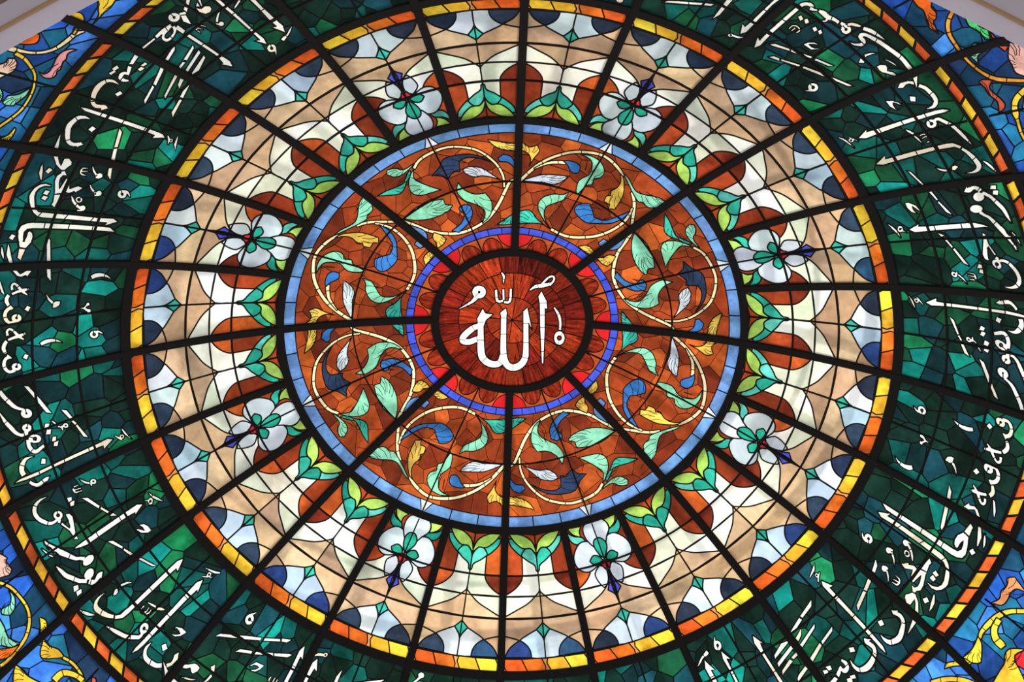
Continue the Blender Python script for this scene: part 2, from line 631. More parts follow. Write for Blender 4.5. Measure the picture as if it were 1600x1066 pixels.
# ------------------------------------------------------------------ drawn pattern: pairs of radius in mm and angle in hundredths of a degree, clockwise from the top rib
LETTERS = [
    [('S', (3948, -16650, 3934, -16621, 3931, -16672, 3917, -16643, 3909, -16704, 3894, -16673, 3889, -16732, 3874, -16696, 3874, -16752, 3860, -16704, 3863, -16767, 3849, -16704, 3856, -16776, 3840, -16704)), ('P', (3846, -16785, 3860, -16785, 3871, -16775, 3879, -16757, 3882, -16735, 3879, -16713, 3870, -16696, 3859, -16686, 3845, -16686, 3834, -16696, 3826, -16713, 3823, -16735, 3826, -16758, 3835, -16775))],
    [('P', (3966, -16211, 4006, -16157, 4043, -16040, 4133, -15744, 4170, -15629, 4127, -15652, 4101, -15730, 4013, -16019))],
    [('P', (3999, -15538, 4166, -15545, 4265, -15552, 4296, -15487, 4176, -15490, 4083, -15491))],
    [('S', (3963, -15172, 3951, -15196, 3954, -15167, 3948, -15194, 3943, -15169, 3945, -15193, 3933, -15178, 3942, -15195, 3926, -15191, 3941, -15198, 3923, -15207, 3941, -15201, 3925, -15222, 3942, -15205, 3931, -15233, 3944, -15209, 3941, -15238, 3947, -15211, 3951, -15235, 3950, -15211, 3961, -15227, 3952, -15209, 3968, -15213, 3954, -15207, 3971, -15197, 3954, -15203, 3969, -15183, 3953, -15199, 3963, -15172, 3951, -15196)), ('S', (3943, -15174, 3968, -15186, 3944, -15154, 3971, -15168, 3947, -15128, 3976, -15145, 3952, -15110, 3979, -15129, 3958, -15091, 3983, -15112, 3967, -15075, 3988, -15096, 3980, -15061, 3994, -15079, 3993, -15051, 4002, -15061, 4003, -15044, 4007, -15049))],
    [('P', (4002, -15119, 4116, -15195, 4099, -15142, 4176, -15132, 4467, -15127, 4501, -15128, 4531, -15081, 4442, -15092, 4172, -15079, 4059, -15074))],
    [('P', (3955, -14848, 4076, -14926, 4060, -14874, 4168, -14884, 4575, -14887, 4572, -14837, 4173, -14829, 4014, -14812))],
    [('S', (4571, -14839, 4593, -14895, 4583, -14838, 4604, -14891, 4597, -14836, 4621, -14885, 4609, -14831, 4639, -14874, 4618, -14821, 4653, -14859, 4625, -14807, 4665, -14840, 4629, -14796, 4673, -14819, 4629, -14780, 4673, -14786, 4635, -14783, 4653, -14745, 4630, -14785, 4624, -14740, 4599, -14759, 4630, -14760, 4609, -14730, 4635, -14752, 4625, -14706, 4647, -14727, 4637, -14690, 4657, -14709))],
    [('S', (4634, -14678, 4666, -14695, 4632, -14660, 4672, -14681, 4629, -14634, 4681, -14659, 4627, -14613, 4687, -14634, 4625, -14596, 4686, -14609, 4623, -14575, 4682, -14589, 4624, -14548, 4679, -14575, 4631, -14525, 4681, -14561, 4641, -14507, 4686, -14541, 4648, -14492, 4691, -14517, 4652, -14469, 4692, -14488, 4654, -14443, 4693, -14460, 4656, -14424, 4694, -14440)), ('S', (4635, -14566, 4638, -14532, 4622, -14558, 4621, -14526, 4610, -14552, 4598, -14524, 4603, -14560, 4584, -14540, 4597, -14572, 4578, -14555))],
    [('P', (4555, -14615, 4579, -14610, 4568, -14568, 4549, -14568))],
    [('S', (4669, -14416, 4700, -14427, 4656, -14354, 4712, -14374)), ('S', (4699, -14285, 4672, -14312, 4679, -14267, 4667, -14308, 4656, -14259, 4662, -14306, 4636, -14263, 4658, -14307, 4620, -14278, 4655, -14310, 4614, -14302, 4654, -14315, 4618, -14329, 4655, -14321, 4631, -14355, 4658, -14327, 4651, -14373, 4662, -14331, 4674, -14380, 4667, -14333, 4694, -14375, 4672, -14332, 4709, -14360, 4675, -14329, 4715, -14337, 4676, -14324, 4712, -14310, 4675, -14318, 4699, -14285, 4672, -14312))],
    [('S', (4699, -14336, 4715, -14372, 4711, -14331, 4730, -14369, 4724, -14322, 4750, -14359, 4730, -14312, 4762, -14344, 4738, -14296, 4771, -14327, 4747, -14281, 4779, -14310, 4757, -14266, 4785, -14291, 4768, -14251, 4790, -14271, 4775, -14241, 4794, -14258))],
    [('S', (4762, -14211, 4798, -14242, 4769, -14191, 4808, -14224, 4779, -14163, 4821, -14198, 4788, -14135, 4832, -14168, 4795, -14109, 4838, -14135, 4803, -14079, 4840, -14101, 4811, -14049, 4842, -14066, 4821, -14015, 4842, -14027, 4830, -13980, 4841, -13986, 4837, -13956, 4840, -13958))],
    [('S', (4590, -14169, 4596, -14172, 4589, -14154, 4600, -14160, 4588, -14132, 4605, -14143, 4590, -14111, 4612, -14130, 4596, -14097, 4618, -14122, 4604, -14086, 4625, -14116, 4611, -14077, 4634, -14108, 4618, -14066, 4644, -14100, 4627, -14053, 4653, -14093, 4641, -14044, 4658, -14092, 4666, -14044, 4669, -14093, 4696, -14062, 4671, -14093, 4711, -14097, 4668, -14094, 4716, -14123, 4669, -14112, 4718, -14144, 4671, -14136, 4717, -14149, 4681, -14170, 4710, -14143, 4712, -14194, 4715, -14145, 4735, -14193, 4719, -14142, 4749, -14183, 4726, -14134, 4759, -14170, 4732, -14122, 4768, -14154, 4737, -14107, 4775, -14135, 4741, -14087, 4781, -14114, 4745, -14063, 4786, -14092, 4750, -14040, 4793, -14069, 4756, -14015, 4800, -14044, 4761, -13982, 4807, -14010, 4768, -13935, 4813, -13961, 4775, -13879, 4821, -13906, 4782, -13830, 4827, -13857, 4787, -13794, 4833, -13822, 4791, -13765, 4837, -13793, 4794, -13739, 4841, -13765, 4797, -13716, 4843, -13740, 4798, -13695, 4844, -13716, 4798, -13672, 4844, -13690, 4796, -13645, 4843, -13660, 4793, -13614, 4841, -13629, 4791, -13586, 4839, -13602, 4790, -13562, 4838, -13578, 4790, -13541, 4836, -13557, 4789, -13527, 4834, -13543))],
    [('S', (4549, -14211, 4561, -14221, 4559, -14187, 4570, -14197))],
    [('P', (4478, -14787, 4516, -14773, 4491, -14711, 4453, -14725)), ('P', (4489, -14714, 4526, -14696, 4498, -14639, 4460, -14654))],
    [('P', (4469, -14570, 4506, -14557, 4486, -14502, 4447, -14513)), ('P', (4480, -14501, 4515, -14488, 4492, -14437, 4454, -14446))],
    [('S', (4322, -14727, 4325, -14745, 4335, -14728, 4338, -14747, 4353, -14730, 4357, -14751, 4366, -14729, 4375, -14750, 4376, -14719, 4392, -14737, 4382, -14704, 4401, -14718, 4383, -14692, 4403, -14700, 4383, -14676, 4403, -14680, 4380, -14665, 4400, -14661, 4374, -14652, 4388, -14637, 4368, -14646, 4367, -14621, 4353, -14646, 4345, -14624, 4337, -14649, 4330, -14631)), ('S', (4322, -14688, 4326, -14706, 4369, -14684, 4375, -14706))],
    [('P', (4280, -14469, 4328, -14453, 4368, -14406, 4379, -14346, 4372, -14337, 4348, -14392, 4317, -14426, 4313, -14383, 4323, -14340, 4356, -14302, 4336, -14301, 4287, -14349))],
    [('P', (4078, -14755, 4121, -14705, 4166, -14527, 4145, -14494, 4080, -14707))],
    [('P', (4171, -14515, 4173, -14394, 4144, -14486))],
    [('P', (4202, -14395, 4247, -14255, 4215, -14249, 4200, -14320))],
    [('P', (4254, -14225, 4315, -14008, 4270, -14047, 4225, -14210))],
    [('P', (3960, -14631, 4009, -14584, 4025, -14506, 3996, -14481, 3971, -14583))],
    [('P', (4029, -14492, 4106, -14254, 4078, -14241, 4007, -14466))],
    [('P', (4114, -14225, 4182, -14016, 4177, -13923, 4145, -14007, 4084, -14215))],
    [('P', (4205, -13925, 4229, -13872, 4292, -13690, 4305, -13646, 4261, -13680, 4213, -13816))],
    [('S', (4050, -13862, 4022, -13891, 4032, -13842, 4017, -13885, 4009, -13832, 4010, -13881, 3988, -13837, 4004, -13882, 3971, -13855, 4000, -13887, 3962, -13882, 3998, -13894, 3964, -13913, 3999, -13904, 3975, -13942, 4003, -13912, 3994, -13963, 4008, -13919, 4016, -13971, 4015, -13922, 4038, -13966, 4021, -13921, 4054, -13948, 4025, -13917, 4063, -13921, 4027, -13909, 4061, -13891, 4026, -13900, 4050, -13862, 4022, -13891)), ('S', (3923, -13924, 3928, -13932, 3931, -13911, 3938, -13925, 3941, -13895, 3953, -13915, 3951, -13880, 3966, -13903, 3964, -13864, 3977, -13881, 3973, -13853, 3982, -13863))],
    [('P', (4496, -13888, 4562, -13944, 4569, -13897, 4535, -13850))],
    [('S', (4580, -13910, 4592, -13948, 4590, -13909, 4601, -13946, 4604, -13908, 4616, -13943, 4617, -13907, 4630, -13939, 4630, -13905, 4643, -13935, 4643, -13902, 4655, -13928, 4654, -13899, 4666, -13920, 4665, -13893, 4676, -13907, 4676, -13885, 4682, -13894, 4683, -13879, 4687, -13884))],
    [('S', (4687, -13790, 4693, -13795, 4693, -13775, 4701, -13784, 4701, -13755, 4713, -13767, 4708, -13734, 4723, -13747, 4713, -13714, 4730, -13727, 4718, -13693, 4736, -13706, 4724, -13671, 4740, -13683, 4733, -13645, 4745, -13654, 4742, -13617, 4749, -13623, 4748, -13597, 4752, -13601))],
    [('P', (4593, -13745, 4631, -13747, 4671, -13713, 4665, -13676, 4639, -13637, 4593, -13642, 4586, -13685)), ('S', (4597, -13641, 4619, -13668, 4605, -13629, 4627, -13657, 4616, -13612, 4640, -13642, 4626, -13596, 4651, -13628, 4632, -13584, 4660, -13617, 4637, -13573, 4668, -13607, 4643, -13563, 4674, -13594, 4652, -13550, 4679, -13575, 4662, -13537, 4682, -13555, 4669, -13527, 4684, -13541))],
    [('P', (4599, -13389, 4652, -13442, 4686, -13434, 4722, -13429, 4754, -13403, 4759, -13382, 4738, -13352, 4708, -13389, 4681, -13388, 4640, -13362))],
    [('P', (4773, -13439, 4820, -13439, 4741, -13302, 4740, -13321))],
    [('S', (4753, -13309, 4785, -13346, 4762, -13293, 4795, -13331, 4774, -13272, 4809, -13309, 4782, -13251, 4821, -13284, 4786, -13226, 4828, -13254, 4788, -13198, 4832, -13224, 4790, -13172, 4835, -13198, 4791, -13153, 4837, -13177, 4791, -13138, 4838, -13159, 4791, -13124, 4837, -13140, 4789, -13110, 4836, -13121, 4787, -13098, 4833, -13101, 4786, -13092, 4826, -13078, 4779, -13078, 4811, -13049, 4770, -13065, 4792, -13025, 4764, -13058, 4776, -13012, 4757, -13049, 4759, -13003, 4746, -13041, 4740, -13000, 4726, -13035, 4718, -13005, 4702, -13031, 4697, -13015, 4684, -13028, 4682, -13022))],
    [('P', (4640, -13244, 4683, -13213, 4652, -13149, 4613, -13178))],
    [('P', (4435, -13296, 4491, -13266, 4526, -13212, 4534, -13144, 4502, -13211, 4479, -13241, 4467, -13198, 4464, -13148, 4494, -13124, 4457, -13133, 4431, -13207))],
    [('P', (4006, -12946, 4126, -13029, 4108, -12991, 4204, -12982, 4583, -12975, 4746, -12973, 4813, -12961, 4860, -12926, 4805, -12914, 4730, -12920, 4371, -12916, 4065, -12902))],
    [('S', (3853, -13061, 3865, -13077, 3860, -13043, 3874, -13062, 3869, -13018, 3887, -13040, 3878, -12992, 3898, -13014, 3885, -12966, 3906, -12985, 3892, -12937, 3912, -12955, 3899, -12908, 3917, -12923, 3908, -12875, 3921, -12887, 3916, -12843, 3925, -12849, 3923, -12820, 3927, -12823))],
    [('S', (3963, -12940, 3947, -12951, 3955, -12928, 3944, -12947, 3944, -12921, 3941, -12944, 3933, -12921, 3937, -12944, 3923, -12928, 3935, -12946, 3916, -12940, 3933, -12950, 3915, -12956, 3933, -12955, 3918, -12971, 3934, -12960, 3926, -12983, 3937, -12964, 3937, -12990, 3940, -12967, 3948, -12990, 3944, -12968, 3958, -12983, 3947, -12966, 3965, -12971, 3948, -12962, 3966, -12956, 3948, -12957, 3963, -12940, 3947, -12951)), ('S', (3956, -12961, 3969, -12978, 3992, -12895, 4000, -12905)), ('S', (3938, -13013, 3948, -13024, 3948, -12974, 3961, -12987))],
    [('S', (4691, -12806, 4659, -12820, 4676, -12783, 4655, -12812, 4656, -12768, 4649, -12808, 4635, -12765, 4644, -12806, 4616, -12773, 4639, -12808, 4603, -12792, 4636, -12814, 4600, -12818, 4636, -12821, 4606, -12844, 4638, -12830, 4621, -12867, 4642, -12837, 4641, -12881, 4648, -12841, 4663, -12884, 4653, -12843, 4682, -12875, 4658, -12841, 4694, -12857, 4661, -12835, 4697, -12832, 4662, -12828, 4691, -12806, 4659, -12820)), ('S', (4681, -12835, 4685, -12875, 4692, -12838, 4697, -12879, 4705, -12840, 4715, -12883, 4714, -12838, 4735, -12881, 4721, -12829, 4749, -12866, 4729, -12813, 4759, -12848, 4739, -12794, 4769, -12830, 4750, -12775, 4780, -12811, 4761, -12755, 4791, -12790, 4770, -12736, 4801, -12771, 4776, -12723, 4808, -12756, 4780, -12711, 4814, -12741, 4785, -12694, 4819, -12722, 4791, -12667, 4826, -12695, 4797, -12636, 4832, -12663, 4804, -12605, 4839, -12632, 4810, -12578, 4844, -12604, 4816, -12553, 4848, -12577, 4824, -12526, 4851, -12547, 4835, -12492, 4854, -12507, 4847, -12457, 4857, -12465, 4856, -12432, 4858, -12434))],
    [('S', (4417, -12853, 4423, -12859, 4418, -12840, 4429, -12851, 4420, -12820, 4438, -12839, 4424, -12800, 4447, -12826, 4433, -12781, 4456, -12808, 4444, -12762, 4465, -12787, 4452, -12749, 4472, -12772))],
    [('S', (4446, -12728, 4464, -12743, 4449, -12713, 4468, -12729, 4453, -12692, 4473, -12708, 4458, -12667, 4478, -12683, 4466, -12637, 4481, -12649, 4476, -12605, 4484, -12611, 4483, -12582, 4487, -12585))],
    [('S', (4498, -12707, 4499, -12724, 4512, -12711, 4514, -12731, 4528, -12713, 4534, -12736, 4541, -12705, 4551, -12727, 4551, -12697, 4562, -12717)), ('S', (4499, -12662, 4499, -12680, 4510, -12667, 4510, -12685, 4525, -12673, 4527, -12692, 4538, -12674, 4544, -12695, 4547, -12668, 4558, -12689, 4555, -12657, 4570, -12678, 4559, -12648, 4578, -12661, 4559, -12632, 4577, -12632, 4555, -12621, 4563, -12603, 4548, -12620, 4544, -12597, 4533, -12620, 4528, -12599, 4521, -12620, 4516, -12601)), ('S', (4549, -12704, 4565, -12710, 4550, -12676, 4562, -12680))],
    [('P', (4005, -12492, 4124, -12586, 4110, -12530, 4194, -12533, 4382, -12536, 4579, -12534, 4658, -12536, 4717, -12526, 4760, -12475, 4768, -12461, 4746, -12428, 4709, -12469, 4661, -12469, 4580, -12478, 4062, -12455))],
    [('S', (4746, -12416, 4770, -12447, 4751, -12405, 4777, -12437, 4759, -12389, 4787, -12422, 4767, -12369, 4798, -12402, 4774, -12343, 4809, -12377, 4781, -12313, 4819, -12348, 4787, -12285, 4829, -12321, 4791, -12262, 4835, -12296, 4794, -12241, 4839, -12272, 4795, -12220, 4842, -12251, 4797, -12202, 4845, -12232, 4797, -12189, 4847, -12210, 4796, -12182, 4844, -12182, 4795, -12176, 4834, -12155, 4792, -12166, 4819, -12131, 4788, -12157, 4801, -12113, 4779, -12147, 4782, -12103, 4765, -12136, 4763, -12098, 4748, -12127, 4743, -12097, 4725, -12122, 4720, -12101, 4700, -12120, 4697, -12108, 4682, -12119, 4680, -12113))],
    [('S', (4861, -12243, 4866, -12249, 4867, -12228, 4876, -12240, 4874, -12206, 4891, -12227, 4882, -12184, 4904, -12210, 4889, -12163, 4914, -12189, 4898, -12141, 4922, -12165, 4906, -12119, 4928, -12140, 4916, -12097, 4933, -12111, 4926, -12074, 4935, -12082, 4933, -12058, 4937, -12061))],
    [('S', (4469, -12248, 4474, -12255, 4475, -12234, 4483, -12247, 4484, -12216, 4496, -12236, 4496, -12199, 4510, -12226, 4512, -12186, 4525, -12217, 4530, -12177, 4542, -12209, 4546, -12170, 4556, -12203, 4563, -12165, 4572, -12203, 4574, -12164, 4582, -12206))],
    [('P', (4605, -12228, 4637, -12239, 4659, -12213, 4614, -12169, 4590, -12181))],
    [('P', (4225, -12302, 4257, -12265, 4313, -12045, 4286, -12050))],
    [('P', (4313, -11946, 4345, -11943, 4368, -11817, 4349, -11800))],
    [('P', (4367, -11799, 4420, -11633, 4439, -11568, 4389, -11621, 4350, -11773))],
    [('P', (4076, -11833, 4112, -11832, 4161, -11774, 4182, -11683, 4163, -11693, 4125, -11770, 4124, -11708, 4145, -11641, 4097, -11683, 4077, -11750))],
    [('P', (4017, -11418, 4126, -11496, 4109, -11456, 4193, -11449, 4394, -11453, 4582, -11456, 4644, -11432, 4702, -11395, 4668, -11388, 4567, -11383, 4386, -11380, 4065, -11369))],
    [('S', (3851, -11554, 3856, -11561, 3857, -11528, 3867, -11541, 3867, -11492, 3882, -11512, 3876, -11457, 3896, -11483, 3886, -11429, 3906, -11455, 3895, -11403, 3915, -11426, 3904, -11377, 3922, -11395, 3912, -11348, 3926, -11360, 3919, -11319, 3927, -11325, 3925, -11298, 3928, -11301))],
    [('S', (3975, -11438, 3957, -11441, 3968, -11415, 3955, -11434, 3957, -11398, 3951, -11430, 3944, -11390, 3948, -11427, 3933, -11392, 3944, -11428, 3924, -11404, 3941, -11431, 3920, -11424, 3940, -11437, 3922, -11447, 3940, -11444, 3930, -11470, 3942, -11450, 3941, -11487, 3946, -11455, 3953, -11495, 3950, -11457, 3965, -11492, 3953, -11457, 3973, -11480, 3956, -11453, 3977, -11461, 3957, -11447, 3975, -11438, 3957, -11441)), ('S', (3955, -11402, 3966, -11426, 3997, -11368, 4001, -11377)), ('S', (3938, -11491, 3946, -11505, 3956, -11459, 3966, -11478))],
    [('S', (4612, -11864, 4620, -11907, 4620, -11860, 4629, -11912, 4633, -11854, 4642, -11919, 4650, -11855, 4652, -11925, 4668, -11867, 4663, -11929, 4682, -11882, 4679, -11936, 4691, -11889, 4698, -11940, 4697, -11887, 4715, -11939, 4702, -11881, 4728, -11933, 4707, -11873, 4740, -11923, 4711, -11864, 4749, -11907, 4716, -11850, 4755, -11889, 4720, -11839, 4758, -11878)), ('P', (4599, -11872, 4647, -11949, 4647, -11902, 4631, -11855)), ('P', (4751, -11782, 4740, -11756, 4721, -11737, 4699, -11727, 4678, -11730, 4662, -11745, 4654, -11769, 4657, -11797, 4669, -11823, 4687, -11842, 4709, -11851, 4730, -11848, 4746, -11833, 4754, -11810)), ('S', (4736, -11828, 4762, -11865, 4744, -11816, 4769, -11854, 4755, -11800, 4781, -11839, 4765, -11785, 4790, -11825, 4773, -11776, 4797, -11818, 4779, -11770, 4805, -11809, 4785, -11758, 4814, -11794, 4795, -11733, 4825, -11768, 4805, -11701, 4838, -11737, 4816, -11670, 4850, -11708, 4826, -11645, 4860, -11684, 4835, -11623, 4870, -11660, 4843, -11599, 4878, -11631, 4849, -11569, 4884, -11595, 4855, -11534, 4887, -11557, 4862, -11503, 4889, -11522, 4870, -11475, 4890, -11489, 4879, -11451, 4889, -11459, 4885, -11435, 4888, -11437))],
    [('P', (4836, -11922, 4884, -11919, 4868, -11860, 4816, -11873)), ('P', (4838, -11859, 4885, -11853, 4863, -11784, 4820, -11805))],
    [('P', (4700, -11630, 4689, -11606, 4670, -11588, 4645, -11579, 4621, -11582, 4602, -11595, 4591, -11617, 4592, -11642, 4603, -11667, 4623, -11684, 4647, -11692, 4671, -11689, 4690, -11676, 4701, -11655)), ('S', (4651, -11570, 4680, -11611, 4660, -11559, 4686, -11598, 4672, -11543, 4695, -11579, 4684, -11527, 4705, -11563, 4695, -11517, 4714, -11555, 4704, -11509, 4726, -11546, 4713, -11494, 4739, -11528, 4725, -11462, 4755, -11497, 4738, -11421, 4772, -11460, 4751, -11383, 4787, -11425, 4762, -11353, 4800, -11398, 4773, -11326, 4812, -11372, 4784, -11298, 4823, -11344, 4796, -11268, 4835, -11312, 4808, -11238, 4847, -11280, 4819, -11210, 4856, -11249, 4828, -11187, 4863, -11223, 4836, -11168, 4869, -11198, 4843, -11148, 4872, -11170, 4851, -11122, 4872, -11136, 4858, -11094, 4869, -11100, 4864, -11073, 4867, -11075))],
    [('P', (4452, -10853, 4400, -10897, 4340, -11094, 4362, -11116))],
    [('P', (4336, -11107, 4286, -11258, 4307, -11275, 4352, -11133))],
    [('P', (4312, -11290, 4273, -11279, 4253, -11349, 4305, -11304))],
    [('S', (4688, -10613, 4688, -10619, 4702, -10605, 4703, -10618, 4723, -10595, 4723, -10616, 4743, -10588, 4741, -10618, 4761, -10587, 4756, -10623, 4778, -10591, 4769, -10631, 4794, -10597, 4781, -10641, 4809, -10607, 4791, -10652, 4823, -10620, 4799, -10665, 4834, -10638, 4805, -10679, 4844, -10661, 4811, -10695, 4851, -10687, 4815, -10712, 4855, -10717, 4817, -10729, 4855, -10750, 4816, -10750, 4851, -10783, 4814, -10773, 4845, -10815, 4810, -10796, 4836, -10845, 4804, -10817, 4824, -10873, 4795, -10839, 4813, -10897, 4785, -10862, 4801, -10919, 4776, -10883, 4788, -10941, 4767, -10901, 4772, -10958, 4759, -10913, 4756, -10969, 4749, -10921, 4740, -10972, 4738, -10927, 4725, -10973, 4727, -10930, 4711, -10970, 4716, -10929, 4698, -10966, 4706, -10925, 4690, -10963, 4698, -10921)), ('S', (4642, -10935, 4666, -10912, 4653, -10955, 4670, -10919, 4668, -10964, 4675, -10922, 4685, -10960, 4680, -10921, 4701, -10945, 4685, -10916, 4712, -10921, 4689, -10908, 4716, -10893, 4690, -10898, 4713, -10866, 4689, -10889, 4702, -10846, 4685, -10882, 4687, -10837, 4680, -10879, 4670, -10840, 4674, -10880, 4654, -10856, 4669, -10885, 4643, -10880, 4666, -10893, 4638, -10908, 4665, -10902, 4642, -10935, 4666, -10912)), ('S', (4711, -10981, 4688, -10939, 4690, -11011, 4669, -10973))],
    [('P', (4674, -11010, 4644, -11132, 4633, -11114, 4623, -11025, 4621, -10942, 4588, -10960, 4577, -11022, 4592, -11106, 4618, -11228, 4650, -11256, 4654, -11165, 4692, -11027))],
    [('P', (4660, -11283, 4621, -11269, 4627, -11321))],
    [('S', (4488, -10677, 4470, -10681, 4489, -10697, 4470, -10700, 4488, -10723, 4470, -10721, 4484, -10744, 4468, -10736, 4480, -10758, 4465, -10747)), ('S', (4469, -10682, 4469, -10657, 4422, -10682, 4423, -10666)), ('S', (4473, -10723, 4472, -10700, 4415, -10739, 4414, -10723)), ('S', (4473, -10765, 4472, -10740, 4414, -10778, 4414, -10762))],
    [('S', (4278, -10756, 4298, -10737, 4284, -10770, 4300, -10740, 4295, -10777, 4302, -10742, 4307, -10774, 4304, -10742, 4318, -10764, 4306, -10740, 4327, -10747, 4308, -10736, 4330, -10728, 4308, -10732, 4329, -10709, 4308, -10728, 4322, -10695, 4307, -10725, 4312, -10689, 4305, -10723, 4300, -10691, 4302, -10723, 4288, -10701, 4300, -10725, 4280, -10718, 4298, -10729, 4276, -10737, 4298, -10733, 4278, -10756, 4298, -10737)), ('S', (4403, -10601, 4400, -10598, 4399, -10620, 4392, -10613, 4394, -10647, 4382, -10635, 4386, -10673, 4372, -10654, 4376, -10695, 4362, -10671, 4364, -10714, 4352, -10689, 4354, -10730, 4342, -10704, 4340, -10748, 4329, -10720, 4330, -10759, 4320, -10730)), ('S', (4337, -10727, 4317, -10733, 4337, -10776, 4323, -10781))],
    [('P', (4555, -10756, 4515, -10774, 4525, -10821, 4565, -10832)), ('P', (4549, -10828, 4505, -10834, 4526, -10899, 4561, -10884))],
    [('S', (4915, -11148, 4911, -11147, 4913, -11165, 4906, -11162, 4911, -11189, 4899, -11184, 4908, -11211, 4893, -11204, 4903, -11237, 4888, -11230, 4898, -11256, 4884, -11250))],
    [('S', (4894, -11282, 4882, -11267, 4886, -11298, 4874, -11283, 4877, -11317, 4865, -11304, 4868, -11333, 4861, -11326, 4861, -11345, 4858, -11343))],
    [('S', (4875, -11140, 4871, -11138, 4872, -11160, 4865, -11156, 4868, -11188, 4856, -11181, 4864, -11212, 4848, -11204, 4859, -11239, 4843, -11232, 4854, -11257, 4840, -11251))],
    [('S', (4852, -11279, 4842, -11270, 4848, -11297, 4834, -11284, 4841, -11318, 4826, -11304, 4831, -11335, 4822, -11327, 4822, -11348, 4819, -11346))],
    [('S', (4679, -10043, 4680, -10049, 4691, -10035, 4692, -10047, 4708, -10024, 4709, -10044, 4725, -10015, 4725, -10045, 4739, -10010, 4736, -10048, 4753, -10008, 4745, -10053, 4769, -10013, 4752, -10061, 4785, -10025, 4760, -10075, 4800, -10043, 4769, -10094, 4813, -10065, 4776, -10112, 4822, -10089, 4781, -10129, 4828, -10117, 4786, -10146, 4831, -10146, 4788, -10161, 4831, -10177, 4787, -10178, 4828, -10205, 4785, -10199, 4825, -10222, 4783, -10215))],
    [('S', (4794, -10337, 4772, -10312, 4787, -10352, 4765, -10327, 4778, -10375, 4756, -10346, 4767, -10396, 4747, -10362, 4756, -10414, 4738, -10374, 4742, -10432, 4731, -10381, 4722, -10443, 4723, -10384, 4699, -10440, 4708, -10382, 4676, -10430, 4686, -10375, 4657, -10422, 4667, -10369, 4644, -10416, 4653, -10366, 4634, -10411, 4642, -10365, 4628, -10407, 4635, -10364)), ('P', (4655, -10378, 4607, -10373, 4654, -10438))],
    [('P', (4905, -10253, 4843, -10237, 4700, -10250, 4574, -10252, 4192, -10250, 4065, -10238, 4018, -10282, 4119, -10366, 4116, -10310, 4188, -10305, 4569, -10296, 4696, -10298, 4798, -10284))],
    [('P', (4631, -10108, 4597, -10138, 4613, -10204, 4653, -10176))],
    [('S', (4710, -9794, 4675, -9813, 4713, -9815, 4677, -9833, 4716, -9846, 4679, -9861, 4718, -9880, 4680, -9885, 4715, -9913, 4677, -9906, 4709, -9945, 4673, -9928, 4701, -9973, 4668, -9944, 4689, -9997, 4664, -9954, 4675, -10015, 4660, -9962, 4658, -10025, 4656, -9966, 4641, -10024, 4650, -9966, 4626, -10017, 4639, -9962, 4613, -10008, 4626, -9956, 4599, -9998, 4612, -9950, 4585, -9986, 4597, -9944, 4576, -9977, 4586, -9940)), ('S', (4586, -9864, 4625, -9838, 4595, -9886, 4628, -9846, 4613, -9897, 4633, -9852, 4636, -9893, 4639, -9852, 4660, -9877, 4645, -9848, 4679, -9852, 4650, -9840, 4690, -9822, 4652, -9830, 4691, -9794, 4652, -9819, 4682, -9772, 4649, -9811, 4664, -9761, 4644, -9805, 4642, -9764, 4638, -9805, 4618, -9779, 4632, -9809, 4599, -9804, 4627, -9817, 4587, -9835, 4625, -9827, 4586, -9864, 4625, -9838)), ('P', (4620, -9982, 4581, -9939, 4582, -10026, 4592, -9985))],
    [('P', (4497, -9893, 4463, -9910, 4479, -9972, 4518, -9957)), ('P', (4498, -9970, 4455, -9977, 4476, -10048, 4512, -10024))],
    [('S', (4876, -9340, 4865, -9335, 4872, -9366, 4857, -9359, 4866, -9402, 4846, -9393, 4860, -9433, 4836, -9423, 4858, -9452, 4830, -9443, 4855, -9470, 4826, -9456, 4850, -9493, 4820, -9473, 4840, -9526, 4809, -9502, 4828, -9563, 4796, -9537, 4817, -9595, 4784, -9571, 4808, -9622, 4775, -9599, 4799, -9647, 4769, -9623, 4788, -9673, 4762, -9642, 4775, -9696, 4754, -9661, 4760, -9715, 4744, -9679, 4746, -9733, 4734, -9693, 4730, -9748, 4722, -9700, 4715, -9760, 4709, -9703, 4706, -9767, 4700, -9706)), ('S', (4641, -9677, 4674, -9656, 4648, -9698, 4675, -9660, 4662, -9710, 4678, -9662, 4679, -9711, 4680, -9663, 4697, -9699, 4683, -9661, 4711, -9679, 4685, -9658, 4719, -9653, 4687, -9653, 4720, -9627, 4687, -9648, 4713, -9606, 4685, -9644, 4700, -9594, 4683, -9642, 4682, -9593, 4680, -9641, 4664, -9604, 4678, -9643, 4650, -9625, 4676, -9647, 4641, -9651, 4674, -9651, 4641, -9677, 4674, -9656)), ('S', (4707, -9674, 4672, -9707, 4722, -9730, 4687, -9763))],
